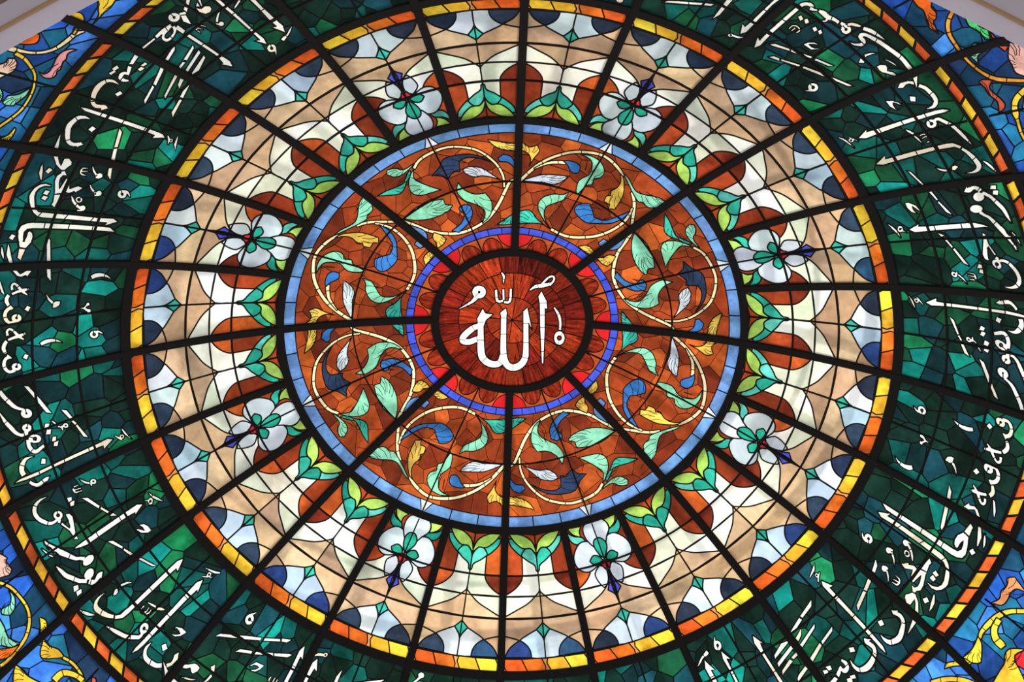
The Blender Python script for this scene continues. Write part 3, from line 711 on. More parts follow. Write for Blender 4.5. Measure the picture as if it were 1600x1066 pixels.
    [('S', (4864, -9082, 4831, -9062, 4857, -9102, 4824, -9082, 4848, -9133, 4815, -9110, 4837, -9165, 4805, -9139, 4825, -9197, 4794, -9168, 4812, -9229, 4781, -9198, 4799, -9260, 4768, -9229, 4785, -9290, 4756, -9259, 4772, -9320, 4744, -9287, 4757, -9346, 4734, -9310, 4743, -9366, 4725, -9328, 4729, -9380, 4715, -9343, 4716, -9392, 4705, -9356, 4701, -9405, 4693, -9369, 4687, -9417, 4680, -9379, 4678, -9425, 4670, -9386)), ('S', (4613, -9495, 4656, -9470, 4621, -9520, 4656, -9473, 4637, -9534, 4658, -9475, 4657, -9535, 4660, -9476, 4678, -9523, 4663, -9475, 4696, -9500, 4664, -9472, 4706, -9470, 4665, -9468, 4708, -9440, 4666, -9464, 4700, -9416, 4665, -9461, 4684, -9401, 4663, -9459, 4664, -9399, 4661, -9459, 4643, -9411, 4659, -9460, 4626, -9434, 4657, -9463, 4615, -9464, 4656, -9466, 4613, -9495, 4656, -9470))],
    [('P', (4654, -9090, 4609, -9124, 4570, -9231, 4577, -9305, 4631, -9157))],
    [('P', (4560, -9264, 4537, -9315, 4457, -9586, 4504, -9547, 4567, -9343))],
    [('P', (4385, -9568, 4335, -9606, 4294, -9751, 4321, -9764))],
    [('P', (4320, -9783, 4298, -9779, 4275, -9842, 4295, -9859))],
    [('P', (4293, -9867, 4274, -9855, 4210, -10114, 4253, -10066))],
    [('S', (4481, -9666, 4478, -9663, 4478, -9680, 4472, -9673, 4473, -9700, 4462, -9688, 4466, -9720, 4453, -9704, 4458, -9739, 4445, -9722, 4448, -9757, 4437, -9743, 4441, -9770, 4431, -9758))],
    [('S', (4439, -9793, 4432, -9777, 4429, -9809, 4422, -9789, 4413, -9827, 4411, -9798, 4393, -9831, 4398, -9793, 4379, -9830, 4387, -9785)), ('S', (4346, -9832, 4365, -9819, 4350, -9846, 4366, -9823, 4359, -9855, 4368, -9825, 4370, -9856, 4370, -9825, 4381, -9848, 4372, -9824, 4389, -9835, 4374, -9821, 4394, -9818, 4375, -9817, 4394, -9800, 4375, -9813, 4390, -9786, 4374, -9809, 4381, -9777, 4372, -9807, 4370, -9776, 4370, -9807, 4359, -9783, 4368, -9808, 4351, -9797, 4366, -9811, 4346, -9814, 4365, -9815, 4346, -9832, 4365, -9819)), ('S', (4413, -9823, 4393, -9826, 4409, -9865, 4395, -9867))],
    [('P', (4531, -9681, 4492, -9705, 4511, -9759, 4549, -9747)), ('P', (4530, -9770, 4490, -9785, 4505, -9856, 4548, -9833))],
    [('S', (3927, -10157, 3923, -10156, 3926, -10181, 3917, -10177, 3923, -10214, 3909, -10207, 3919, -10248, 3901, -10238, 3913, -10280, 3895, -10268, 3905, -10312, 3889, -10300, 3896, -10341, 3883, -10329, 3885, -10368, 3876, -10357, 3874, -10390, 3869, -10384, 3866, -10406, 3863, -10403))],
    [('S', (4002, -10242, 3995, -10231, 3994, -10263, 3985, -10248, 3984, -10293, 3971, -10274, 3974, -10319, 3959, -10298, 3960, -10346, 3949, -10330, 3950, -10364, 3942, -10353)), ('S', (3920, -10315, 3935, -10304, 3925, -10329, 3936, -10308, 3933, -10337, 3939, -10311, 3943, -10337, 3942, -10311, 3952, -10330, 3945, -10309, 3959, -10316, 3947, -10305, 3963, -10299, 3948, -10299, 3962, -10282, 3948, -10293, 3957, -10268, 3946, -10289, 3949, -10260, 3943, -10286, 3939, -10260, 3940, -10286, 3930, -10267, 3937, -10288, 3923, -10281, 3935, -10292, 3919, -10298, 3934, -10298, 3920, -10315, 3935, -10304))],
    [('S', (4653, -8194, 4690, -8185, 4656, -8218, 4690, -8190, 4668, -8235, 4692, -8194, 4685, -8241, 4695, -8196, 4705, -8236, 4699, -8195, 4723, -8220, 4702, -8191, 4736, -8197, 4704, -8186, 4741, -8172, 4705, -8181, 4738, -8148, 4705, -8176, 4727, -8132, 4703, -8172, 4710, -8125, 4700, -8170, 4690, -8130, 4696, -8171, 4672, -8145, 4693, -8174, 4659, -8168, 4691, -8179, 4653, -8194, 4690, -8185)), ('S', (4707, -8191, 4691, -8247, 4718, -8198, 4704, -8251, 4733, -8208, 4723, -8255, 4744, -8211, 4743, -8255, 4751, -8205, 4761, -8244, 4758, -8192, 4777, -8227, 4764, -8179, 4790, -8207, 4768, -8166, 4800, -8183, 4772, -8151, 4807, -8156, 4774, -8136, 4811, -8129, 4774, -8121, 4811, -8103, 4773, -8105, 4808, -8078, 4770, -8093, 4802, -8054, 4765, -8082, 4790, -8036, 4755, -8070, 4778, -8023, 4748, -8062, 4770, -8016)), ('P', (4776, -8025, 4755, -7998, 4723, -8052, 4745, -8071))],
    [('S', (4652, -8841, 4687, -8826, 4658, -8863, 4688, -8831, 4670, -8877, 4690, -8835, 4688, -8880, 4694, -8836, 4706, -8872, 4697, -8835, 4723, -8854, 4700, -8831, 4734, -8831, 4702, -8826, 4737, -8806, 4703, -8820, 4732, -8784, 4702, -8815, 4720, -8770, 4699, -8811, 4703, -8767, 4696, -8810, 4684, -8774, 4693, -8812, 4667, -8791, 4690, -8815, 4656, -8815, 4688, -8821, 4652, -8841, 4687, -8826)), ('S', (4712, -8834, 4700, -8887, 4724, -8839, 4713, -8890, 4739, -8845, 4732, -8894, 4750, -8845, 4754, -8890, 4756, -8836, 4773, -8872, 4764, -8819, 4788, -8848, 4770, -8802, 4799, -8822, 4773, -8786, 4807, -8794, 4776, -8770, 4811, -8766, 4776, -8754, 4811, -8738, 4775, -8738, 4808, -8712, 4771, -8722, 4801, -8689, 4768, -8711, 4792, -8669, 4763, -8705, 4779, -8657, 4754, -8701, 4766, -8653, 4747, -8698, 4758, -8651)), ('P', (4774, -8651, 4761, -8630, 4724, -8696, 4746, -8703))],
    [('S', (4781, -8439, 4754, -8477, 4788, -8452, 4760, -8491, 4799, -8472, 4768, -8512, 4808, -8494, 4773, -8529, 4812, -8517, 4775, -8540, 4813, -8539, 4775, -8550, 4810, -8565, 4775, -8559, 4802, -8591, 4772, -8574, 4793, -8614, 4767, -8595, 4786, -8629, 4762, -8611))],
    [('S', (4757, -8468, 4765, -8431, 4742, -8465, 4751, -8425, 4721, -8460, 4730, -8418, 4702, -8456, 4711, -8411, 4689, -8456, 4697, -8407, 4676, -8456, 4686, -8404, 4662, -8454, 4674, -8400, 4644, -8444, 4656, -8397, 4625, -8430, 4635, -8393, 4612, -8421, 4620, -8391)), ('S', (4748, -8396, 4775, -8399, 4751, -8380, 4778, -8382, 4755, -8359, 4781, -8357, 4756, -8348, 4782, -8330, 4753, -8337, 4772, -8305, 4749, -8332, 4756, -8294, 4744, -8333, 4739, -8300, 4733, -8345, 4722, -8316, 4725, -8360, 4709, -8334, 4714, -8380, 4696, -8354, 4704, -8401, 4684, -8374, 4696, -8417, 4675, -8392, 4687, -8434, 4668, -8408, 4675, -8452, 4660, -8423, 4660, -8470, 4648, -8442, 4643, -8486, 4635, -8463, 4632, -8496, 4625, -8478))],
    [('P', (4644, -8727, 4624, -8678, 4589, -8708, 4608, -8767))],
    [('P', (4642, -8086, 4621, -8035, 4585, -8064, 4606, -8124))],
    [('S', (4486, -8621, 4501, -8573, 4477, -8616, 4493, -8565, 4464, -8611, 4480, -8554, 4450, -8606, 4464, -8545, 4435, -8603, 4446, -8541, 4419, -8599, 4426, -8540, 4402, -8598, 4405, -8543, 4386, -8600, 4385, -8551, 4368, -8604, 4366, -8563, 4353, -8610, 4348, -8578, 4337, -8618, 4332, -8597, 4322, -8629, 4319, -8618, 4312, -8637, 4310, -8633))],
    [('S', (4000, -8607, 4027, -8598, 4003, -8634, 4029, -8608, 4015, -8653, 4032, -8615, 4031, -8661, 4037, -8617, 4049, -8655, 4042, -8616, 4065, -8638, 4047, -8610, 4076, -8612, 4051, -8601, 4080, -8583, 4052, -8591, 4076, -8556, 4051, -8582, 4065, -8537, 4048, -8575, 4049, -8529, 4043, -8572, 4031, -8534, 4037, -8574, 4015, -8551, 4032, -8580, 4004, -8577, 4029, -8588, 4000, -8607, 4027, -8598)), ('S', (4024, -8563, 4021, -8532, 4015, -8569, 4012, -8537, 4003, -8578, 3998, -8545, 3992, -8587, 3984, -8558, 3981, -8598, 3972, -8578, 3969, -8612, 3963, -8600, 3960, -8622, 3957, -8616))],
    [('S', (4792, -7849, 4763, -7883, 4798, -7861, 4767, -7896, 4806, -7879, 4772, -7913, 4812, -7904, 4774, -7924, 4811, -7937, 4773, -7938, 4803, -7969, 4770, -7953, 4790, -7997, 4764, -7975, 4779, -8017, 4757, -7995))],
    [('S', (4750, -7880, 4762, -7846, 4738, -7874, 4751, -7837, 4721, -7865, 4734, -7826, 4704, -7858, 4717, -7815, 4688, -7855, 4699, -7808, 4670, -7853, 4682, -7803, 4654, -7849, 4665, -7800, 4640, -7841, 4649, -7800, 4627, -7832, 4634, -7802, 4618, -7825, 4623, -7804)), ('S', (4742, -7805, 4766, -7813, 4748, -7784, 4773, -7789, 4752, -7764, 4778, -7757, 4751, -7754, 4774, -7729, 4748, -7748, 4763, -7711, 4746, -7748, 4745, -7711, 4737, -7756, 4727, -7724, 4731, -7766, 4714, -7741, 4722, -7785, 4703, -7759, 4711, -7805, 4692, -7777, 4699, -7825, 4681, -7796, 4685, -7846, 4669, -7816, 4671, -7865, 4657, -7835, 4655, -7881, 4645, -7854, 4638, -7895, 4631, -7875, 4627, -7904, 4622, -7889))],
    [('S', (4100, -7739, 4123, -7684, 4092, -7732, 4116, -7674, 4081, -7725, 4105, -7660, 4070, -7718, 4090, -7647, 4058, -7713, 4074, -7641, 4044, -7707, 4055, -7639, 4030, -7704, 4036, -7641, 4016, -7704, 4017, -7648, 4000, -7706, 3998, -7659, 3985, -7711, 3979, -7675, 3966, -7724, 3960, -7701, 3946, -7742, 3942, -7730, 3932, -7755, 3930, -7750))],
    [('S', (4182, -8163, 4182, -8156, 4170, -8169, 4170, -8156, 4153, -8178, 4153, -8156, 4139, -8188, 4135, -8160, 4125, -8209, 4115, -8176, 4116, -8227, 4101, -8192)), ('P', (4075, -8222, 4076, -8236, 4081, -8246, 4088, -8251, 4097, -8249, 4105, -8241, 4111, -8229, 4113, -8215, 4112, -8201, 4107, -8191, 4100, -8187, 4091, -8188, 4083, -8196, 4077, -8208)), ('S', (4131, -8179, 4144, -8156, 4122, -8164, 4135, -8141, 4112, -8147, 4125, -8123, 4104, -8140, 4122, -8109, 4099, -8138, 4120, -8099)), ('P', (4091, -8118, 4092, -8129, 4096, -8138, 4102, -8142, 4110, -8141, 4117, -8134, 4122, -8124, 4124, -8112, 4123, -8101, 4119, -8092, 4113, -8088, 4105, -8089, 4098, -8096, 4093, -8106))],
    [('S', (4478, -7897, 4475, -7895, 4472, -7923, 4464, -7918, 4464, -7959, 4450, -7949, 4453, -7994, 4436, -7975, 4439, -8022, 4424, -7994, 4425, -8044, 4410, -8012, 4415, -8058, 4400, -8025)), ('P', (4407, -8112, 4408, -8041, 4383, -8018, 4342, -8031, 4351, -8092, 4383, -8119))],
    [('P', (4882, -7642, 4853, -7706, 4808, -7865, 4841, -7829, 4872, -7733))],
    [('P', (4785, -7553, 4749, -7555, 4714, -7608, 4668, -7565, 4622, -7570, 4651, -7651, 4667, -7629, 4703, -7650, 4737, -7631))],
    [('P', (4007, -6999, 4069, -6933, 4195, -6933, 4568, -6934, 4719, -6933, 4769, -6946, 4807, -6979, 4817, -7041, 4804, -7123, 4769, -7257, 4715, -7274, 4683, -7196, 4682, -7122, 4696, -7070, 4723, -7044, 4736, -7060, 4735, -7123, 4746, -7185, 4760, -7123, 4765, -7061, 4747, -7021, 4704, -7012, 4189, -6999))],
    [('P', (4770, -7272, 4715, -7285, 4731, -7430, 4766, -7396))],
    [('P', (4879, -7137, 4861, -7082, 4821, -7107, 4839, -7168))],
    [('S', (4917, -7226, 4914, -7226, 4915, -7251, 4905, -7250, 4912, -7287, 4892, -7284, 4906, -7324, 4882, -7319, 4893, -7362, 4874, -7356, 4878, -7399, 4868, -7395, 4867, -7424, 4863, -7423))],
    [('P', (4869, -7213, 4855, -7223, 4785, -7477, 4817, -7474, 4861, -7344))],
    [('P', (4570, -7136, 4563, -7114, 4531, -7162, 4480, -7471, 4518, -7469))],
    [('P', (4506, -7558, 4469, -7560, 4445, -7746, 4489, -7669))],
    [('P', (4017, -6837, 4124, -6923, 4107, -6866, 4183, -6871, 4569, -6868, 4655, -6867, 4704, -6850, 4743, -6809, 4769, -6764, 4803, -6689, 4828, -6598, 4828, -6552, 4813, -6487, 4781, -6436, 4740, -6418, 4687, -6436, 4686, -6448, 4737, -6452, 4773, -6488, 4787, -6540, 4782, -6603, 4742, -6746, 4701, -6792, 4584, -6798, 4200, -6807, 4066, -6793))],
    [('P', (4729, -6553, 4721, -6498, 4676, -6510, 4685, -6573)), ('P', (4730, -6617, 4718, -6570, 4672, -6585, 4684, -6643))],
    [('P', (4792, -6266, 4773, -6206, 4733, -6236, 4755, -6295))],
    [('P', (4839, -6165, 4807, -6259, 4776, -6401, 4804, -6364, 4833, -6296, 4843, -6214))],
    [('P', (4787, -6058, 4746, -6054, 4713, -6127, 4688, -6164, 4693, -6066, 4657, -6050, 4618, -6089, 4607, -6130, 4625, -6169, 4639, -6212, 4670, -6221, 4729, -6164))],
    [('P', (4639, -6516, 4679, -6371, 4683, -6301, 4659, -6256, 4663, -6233, 4637, -6218, 4599, -6280, 4631, -6283, 4642, -6324, 4636, -6383, 4612, -6467, 4598, -6314, 4580, -6321, 4579, -6505, 4581, -6522, 4636, -6543))],
    [('P', (4634, -6550, 4581, -6535, 4581, -6638, 4588, -6722, 4626, -6689, 4620, -6644))],
    [('P', (4560, -6338, 4549, -6364, 4532, -6450, 4473, -6393, 4425, -6414, 4469, -6494, 4482, -6473, 4520, -6510, 4564, -6496, 4566, -6413))],
    [('S', (4512, -6140, 4496, -6155, 4517, -6155, 4499, -6170, 4521, -6178, 4501, -6186, 4516, -6204, 4498, -6199, 4506, -6227, 4493, -6211, 4492, -6242, 4486, -6219, 4482, -6248, 4478, -6225)), ('S', (4504, -6160, 4512, -6133, 4458, -6141, 4462, -6126)), ('S', (4500, -6204, 4508, -6179, 4448, -6183, 4453, -6168)), ('S', (4483, -6245, 4487, -6219, 4444, -6245, 4446, -6232))],
    [('S', (4446, -6074, 4443, -6072, 4439, -6096, 4432, -6091, 4429, -6128, 4416, -6118, 4416, -6159, 4402, -6141, 4400, -6185, 4387, -6161, 4384, -6206, 4372, -6181, 4372, -6221, 4360, -6195)), ('P', (4313, -6197, 4310, -6215, 4313, -6231, 4321, -6242, 4333, -6246, 4346, -6241, 4357, -6230, 4365, -6213, 4367, -6195, 4364, -6179, 4356, -6168, 4345, -6165, 4332, -6169, 4321, -6180)), ('S', (4366, -6254, 4372, -6216, 4327, -6253, 4331, -6224))],
    [('S', (4397, -6319, 4393, -6317, 4389, -6341, 4382, -6336, 4378, -6374, 4366, -6363, 4364, -6406, 4351, -6387, 4345, -6434, 4333, -6408, 4324, -6459, 4314, -6430, 4310, -6475, 4300, -6446)), ('P', (4249, -6446, 4247, -6464, 4251, -6480, 4259, -6491, 4271, -6494, 4283, -6489, 4294, -6477, 4302, -6460, 4304, -6441, 4300, -6425, 4292, -6415, 4280, -6411, 4268, -6416, 4256, -6429)), ('S', (4304, -6505, 4312, -6473, 4268, -6497, 4275, -6467))],
    [('S', (4495, -6535, 4491, -6531, 4491, -6553, 4481, -6545, 4483, -6580, 4467, -6565, 4473, -6607, 4454, -6584, 4459, -6631, 4442, -6602, 4444, -6653, 4428, -6623, 4427, -6673, 4415, -6640, 4410, -6691, 4401, -6654, 4393, -6705, 4386, -6667, 4381, -6715, 4374, -6676)), ('P', (4330, -6686, 4329, -6706, 4333, -6722, 4342, -6732, 4355, -6734, 4368, -6728, 4379, -6714, 4386, -6696, 4387, -6678, 4383, -6661, 4374, -6651, 4362, -6649, 4349, -6655, 4337, -6668)), ('S', (4393, -6746, 4400, -6720, 4350, -6738, 4358, -6709)), ('S', (4385, -6574, 4404, -6578, 4383, -6594, 4403, -6587, 4388, -6611, 4405, -6594, 4398, -6622, 4409, -6599, 4412, -6625, 4414, -6600, 4427, -6619, 4419, -6597, 4439, -6605, 4424, -6591, 4447, -6587, 4428, -6583, 4449, -6567, 4429, -6574, 4444, -6550, 4427, -6566, 4434, -6539, 4424, -6562, 4420, -6536, 4418, -6561, 4405, -6542, 4413, -6563, 4393, -6555, 4408, -6570, 4385, -6574, 4404, -6578))],
    [('S', (4039, -6395, 4071, -6406, 4036, -6426, 4070, -6413, 4041, -6453, 4071, -6420, 4054, -6471, 4074, -6424, 4073, -6476, 4078, -6425, 4093, -6468, 4083, -6423, 4110, -6449, 4087, -6418, 4122, -6421, 4090, -6411, 4125, -6392, 4091, -6404, 4120, -6365, 4090, -6397, 4107, -6347, 4087, -6393, 4089, -6341, 4083, -6392, 4069, -6348, 4078, -6394, 4051, -6368, 4074, -6399, 4039, -6395, 4071, -6406)), ('S', (4079, -6365, 4079, -6335, 4067, -6372, 4067, -6338, 4052, -6381, 4049, -6344, 4040, -6391, 4031, -6358, 4029, -6404, 4016, -6384, 4014, -6423, 4005, -6412, 4004, -6438, 3999, -6432))],
    [('P', (4303, -6070, 4270, -6061, 4233, -6225, 4243, -6228, 4281, -6173))],
    [('P', (4416, -5496, 4368, -5544, 4323, -5761, 4355, -5782))],
    [('P', (4354, -5794, 4321, -5773, 4281, -5962, 4319, -5965))],
    [('P', (4835, -5744, 4828, -5758, 4774, -5970, 4819, -5967))],
    [('P', (4826, -5389, 4759, -5380, 4704, -5382, 4577, -5382, 4208, -5379, 4051, -5381, 4008, -5424, 4111, -5500, 4103, -5443, 4183, -5438, 4561, -5434, 4680, -5429, 4760, -5426))],
    [('S', (4677, -5499, 4676, -5507, 4691, -5492, 4689, -5509, 4713, -5483, 4706, -5512, 4734, -5478, 4722, -5518, 4754, -5481, 4736, -5526, 4773, -5488, 4748, -5535, 4790, -5502, 4758, -5546, 4803, -5524, 4764, -5563, 4811, -5549, 4769, -5584, 4818, -5573, 4773, -5607, 4824, -5596, 4775, -5629, 4828, -5622, 4776, -5649, 4828, -5653, 4775, -5666, 4822, -5686, 4771, -5686, 4813, -5718, 4764, -5710, 4803, -5745, 4756, -5735, 4794, -5771, 4749, -5758, 4783, -5797, 4742, -5779, 4772, -5820, 4736, -5797, 4760, -5841, 4729, -5811, 4746, -5862, 4723, -5821, 4728, -5879, 4718, -5828, 4709, -5889, 4710, -5834, 4691, -5894, 4699, -5838, 4672, -5893, 4688, -5840, 4655, -5883, 4676, -5836, 4640, -5870, 4662, -5828, 4631, -5860, 4651, -5821)), ('P', (4647, -5900, 4654, -5862, 4676, -5859, 4638, -5811, 4603, -5838))],
    [('P', (4646, -5635, 4631, -5576, 4584, -5595, 4600, -5662))],
    [('S', (4006, -5384, 3998, -5368, 3998, -5397, 3988, -5379, 3987, -5415, 3974, -5396, 3978, -5433, 3960, -5419, 3969, -5456, 3951, -5449, 3958, -5485, 3945, -5481, 3951, -5505, 3941, -5503)), ('S', (3930, -5421, 3942, -5429, 3926, -5435, 3941, -5433, 3927, -5448, 3941, -5437, 3931, -5459, 3942, -5441, 3939, -5464, 3944, -5442, 3948, -5463, 3947, -5442, 3957, -5456, 3950, -5439, 3964, -5444, 3952, -5436, 3968, -5430, 3953, -5432, 3967, -5417, 3953, -5427, 3963, -5406, 3952, -5424, 3955, -5401, 3949, -5423, 3946, -5402, 3947, -5423, 3937, -5409, 3944, -5425, 3930, -5421, 3942, -5429))],
    [('P', (3925, -5322, 3906, -5352, 3853, -5560, 3904, -5469))],
    [('S', (4661, -4973, 4661, -4981, 4676, -4965, 4675, -4980, 4697, -4953, 4694, -4979, 4718, -4945, 4711, -4980, 4738, -4943, 4725, -4983, 4756, -4946, 4739, -4988, 4773, -4953, 4750, -4994, 4786, -4964, 4757, -5003, 4796, -4978, 4762, -5014, 4805, -4996, 4766, -5029, 4814, -5017, 4770, -5051, 4822, -5043, 4771, -5076, 4827, -5073, 4772, -5100, 4827, -5106, 4770, -5125, 4823, -5140, 4768, -5153, 4817, -5172, 4764, -5178, 4809, -5202, 4760, -5200, 4800, -5229, 4755, -5221, 4791, -5251, 4748, -5241, 4783, -5270, 4743, -5258, 4774, -5290, 4739, -5269, 4762, -5310, 4735, -5277, 4747, -5327, 4730, -5285, 4730, -5341, 4723, -5291, 4710, -5350, 4718, -5294, 4690, -5348, 4707, -5295, 4672, -5342, 4693, -5291, 4657, -5334, 4679, -5286, 4645, -5325, 4668, -5281, 4636, -5315, 4659, -5275, 4630, -5308, 4652, -5270)), ('P', (4653, -5367, 4656, -5328, 4678, -5297, 4639, -5270, 4603, -5305))],
    [('P', (4643, -5101, 4622, -5039, 4582, -5064, 4604, -5127))],
    [('P', (4755, -4558, 4709, -4561, 4694, -4678, 4729, -4698))],
    [('S', (4724, -4714, 4686, -4710, 4718, -4735, 4680, -4729, 4708, -4762, 4671, -4754, 4699, -4781, 4666, -4770, 4690, -4799, 4660, -4789, 4684, -4812, 4655, -4802)), ('S', (4656, -4800, 4651, -4829, 4669, -4796, 4663, -4830, 4688, -4792, 4678, -4830, 4708, -4793, 4686, -4834, 4721, -4807, 4687, -4841, 4729, -4825, 4687, -4853, 4732, -4846, 4687, -4861, 4727, -4876, 4685, -4869, 4708, -4909, 4687, -4869, 4682, -4926, 4682, -4873, 4656, -4928, 4670, -4878, 4638, -4917, 4657, -4878, 4624, -4903, 4640, -4873, 4615, -4892, 4627, -4870))],
    [('P', (4819, -4829, 4803, -4763, 4766, -4787, 4782, -4847)), ('P', (4813, -4892, 4795, -4837, 4763, -4840, 4779, -4906))],
    [('P', (4642, -4651, 4634, -4585, 4595, -4594, 4612, -4654)), ('P', (4639, -4708, 4628, -4654, 4585, -4659, 4600, -4723))],
    [('P', (4493, -4556, 4452, -4555, 4395, -4799, 4430, -4799))],
    [('P', (4427, -4817, 4397, -4821, 4355, -5094, 4393, -5040))],
    [('P', (4344, -4559, 4311, -4550, 4242, -4921, 4277, -4872))],
    [('P', (4284, -4561, 4243, -4555, 4206, -4711, 4253, -4657))],
    [('P', (4189, -4554, 4171, -4559, 4120, -4790, 4154, -4805, 4186, -4648))],
    [('P', (4144, -4825, 4115, -4816, 4070, -5109, 4116, -5043))],
    [('P', (4563, -4234, 4535, -4249, 4514, -4286, 4481, -4440, 4516, -4447))],
    [('P', (4444, -4103, 4407, -4132, 4359, -4316, 4394, -4336))],
    [('P', (4385, -4357, 4355, -4342, 4341, -4453, 4375, -4442))],
    [('P', (4371, -4116, 4331, -4134, 4269, -4443, 4305, -4441))],
    [('P', (4295, -4140, 4261, -4157, 4206, -4348, 4222, -4442, 4241, -4430))],
    [('P', (4756, -4449, 4744, -4272, 4719, -4284, 4727, -4451))],
    [('S', (4714, -4270, 4753, -4256, 4714, -4240, 4754, -4226, 4715, -4198, 4756, -4182, 4714, -4158, 4757, -4139, 4711, -4121, 4754, -4099, 4706, -4084, 4749, -4061, 4703, -4058, 4746, -4035)), ('S', (4679, -4057, 4692, -4000, 4583, -4061, 4596, -4005)), ('S', (4714, -4056, 4704, -4021, 4700, -4065, 4689, -4032, 4681, -4079, 4667, -4050, 4668, -4092, 4645, -4077, 4660, -4113, 4632, -4109, 4654, -4140, 4623, -4143, 4651, -4165, 4618, -4173, 4650, -4185, 4617, -4200, 4653, -4200, 4620, -4224, 4656, -4208, 4628, -4243, 4661, -4211, 4644, -4253, 4669, -4211, 4664, -4253, 4675, -4209, 4684, -4244, 4679, -4205, 4701, -4225, 4685, -4193, 4713, -4202, 4692, -4177, 4722, -4175, 4696, -4149, 4725, -4141, 4699, -4114, 4725, -4106, 4702, -4089, 4725, -4081))],
    [('P', (4565, -4062, 4561, -4015, 4212, -4015, 4080, -4006, 4014, -4050, 4132, -4129, 4104, -4087, 4202, -4056))],
    [('S', (4731, -3910, 4762, -3943, 4718, -3935, 4759, -3949, 4715, -3963, 4757, -3954, 4723, -3989, 4759, -3959, 4740, -4006, 4762, -3962, 4762, -4013, 4766, -3963, 4786, -4006, 4771, -3961, 4806, -3989, 4775, -3957, 4819, -3964, 4778, -3952, 4822, -3937, 4779, -3946, 4814, -3912, 4778, -3941, 4797, -3895, 4775, -3938, 4775, -3888, 4771, -3937, 4751, -3893, 4766, -3939, 4731, -3910, 4762, -3943)), ('S', (4741, -3906, 4777, -3874, 4735, -3894, 4771, -3862, 4727, -3877, 4764, -3846, 4721, -3860, 4759, -3835, 4721, -3840, 4756, -3827, 4724, -3828, 4755, -3822))],
    [('P', (4797, -3779, 4758, -3765, 4733, -3817, 4773, -3818))],
    [('P', (4839, -3703, 4814, -3673, 4765, -3751, 4799, -3760))],
    [('P', (4748, -3892, 4721, -3848, 4601, -3907, 4679, -3934))],
    [('P', (4726, -3705, 4755, -3656, 4698, -3672))],
    [('P', (4773, -3625, 4757, -3605, 4690, -3654, 4699, -3665))],
    [('P', (4723, -3716, 4680, -3688, 4680, -3633, 4653, -3599, 4614, -3612, 4595, -3653, 4607, -3707, 4660, -3733))],
    [('S', (4575, -3856, 4556, -3861, 4574, -3879, 4553, -3882, 4567, -3909, 4550, -3900, 4548, -3929, 4541, -3908, 4532, -3937, 4529, -3915)), ('S', (4559, -3870, 4571, -3848, 4500, -3831, 4507, -3818)), ('S', (4545, -3911, 4555, -3893, 4495, -3879, 4502, -3867)), ('S', (4524, -3936, 4528, -3916, 4484, -3934, 4486, -3922))],
    [('S', (4561, -3569, 4547, -3565, 4554, -3588, 4538, -3583, 4544, -3616, 4524, -3608, 4531, -3644, 4511, -3631, 4514, -3672, 4494, -3654, 4495, -3698, 4476, -3679, 4482, -3715, 4463, -3696)), ('P', (4419, -3661, 4412, -3674, 4409, -3690, 4412, -3704, 4420, -3715, 4431, -3719, 4444, -3716, 4455, -3707, 4463, -3694, 4465, -3678, 4462, -3664, 4455, -3654, 4443, -3650, 4431, -3652)), ('S', (4467, -3734, 4479, -3712, 4424, -3710, 4435, -3688))],
    [('P', (4681, -3508, 4651, -3467, 4576, -3472, 4443, -3472, 4203, -3482, 4066, -3473, 3996, -3506, 4105, -3583, 4080, -3525, 4197, -3519, 4430, -3514, 4563, -3513))],
    [('P', (4527, -3307, 4546, -3326, 4515, -3411, 4488, -3451, 4492, -3403))],
    [('P', (4492, -3235, 4461, -3185, 4367, -3189, 4204, -3182, 4077, -3169, 4004, -3214, 4124, -3294, 4109, -3238, 4201, -3248, 4366, -3235))],
    [('S', (3911, -3455, 3931, -3489, 3897, -3479, 3927, -3496, 3892, -3507, 3925, -3504, 3895, -3535, 3926, -3511, 3908, -3555, 3929, -3517, 3926, -3565, 3934, -3519, 3947, -3561, 3940, -3518, 3966, -3546, 3946, -3513, 3980, -3522, 3950, -3506, 3985, -3494, 3952, -3498, 3982, -3467, 3951, -3491, 3970, -3447, 3948, -3485, 3952, -3437, 3943, -3483, 3931, -3440, 3937, -3484, 3911, -3455, 3931, -3489)), ('S', (3913, -3495, 3902, -3462, 3849, -3535, 3846, -3526))],
    [('S', (4040, -3073, 4035, -3070, 4032, -3096, 4022, -3090, 4021, -3128, 4005, -3119, 4010, -3157, 3989, -3145, 4000, -3178, 3979, -3165, 3992, -3194, 3971, -3184, 3985, -3212, 3962, -3207, 3982, -3236, 3953, -3235, 3981, -3264, 3944, -3265, 3978, -3290, 3938, -3285, 3970, -3315, 3933, -3302, 3962, -3327, 3931, -3311))],
]
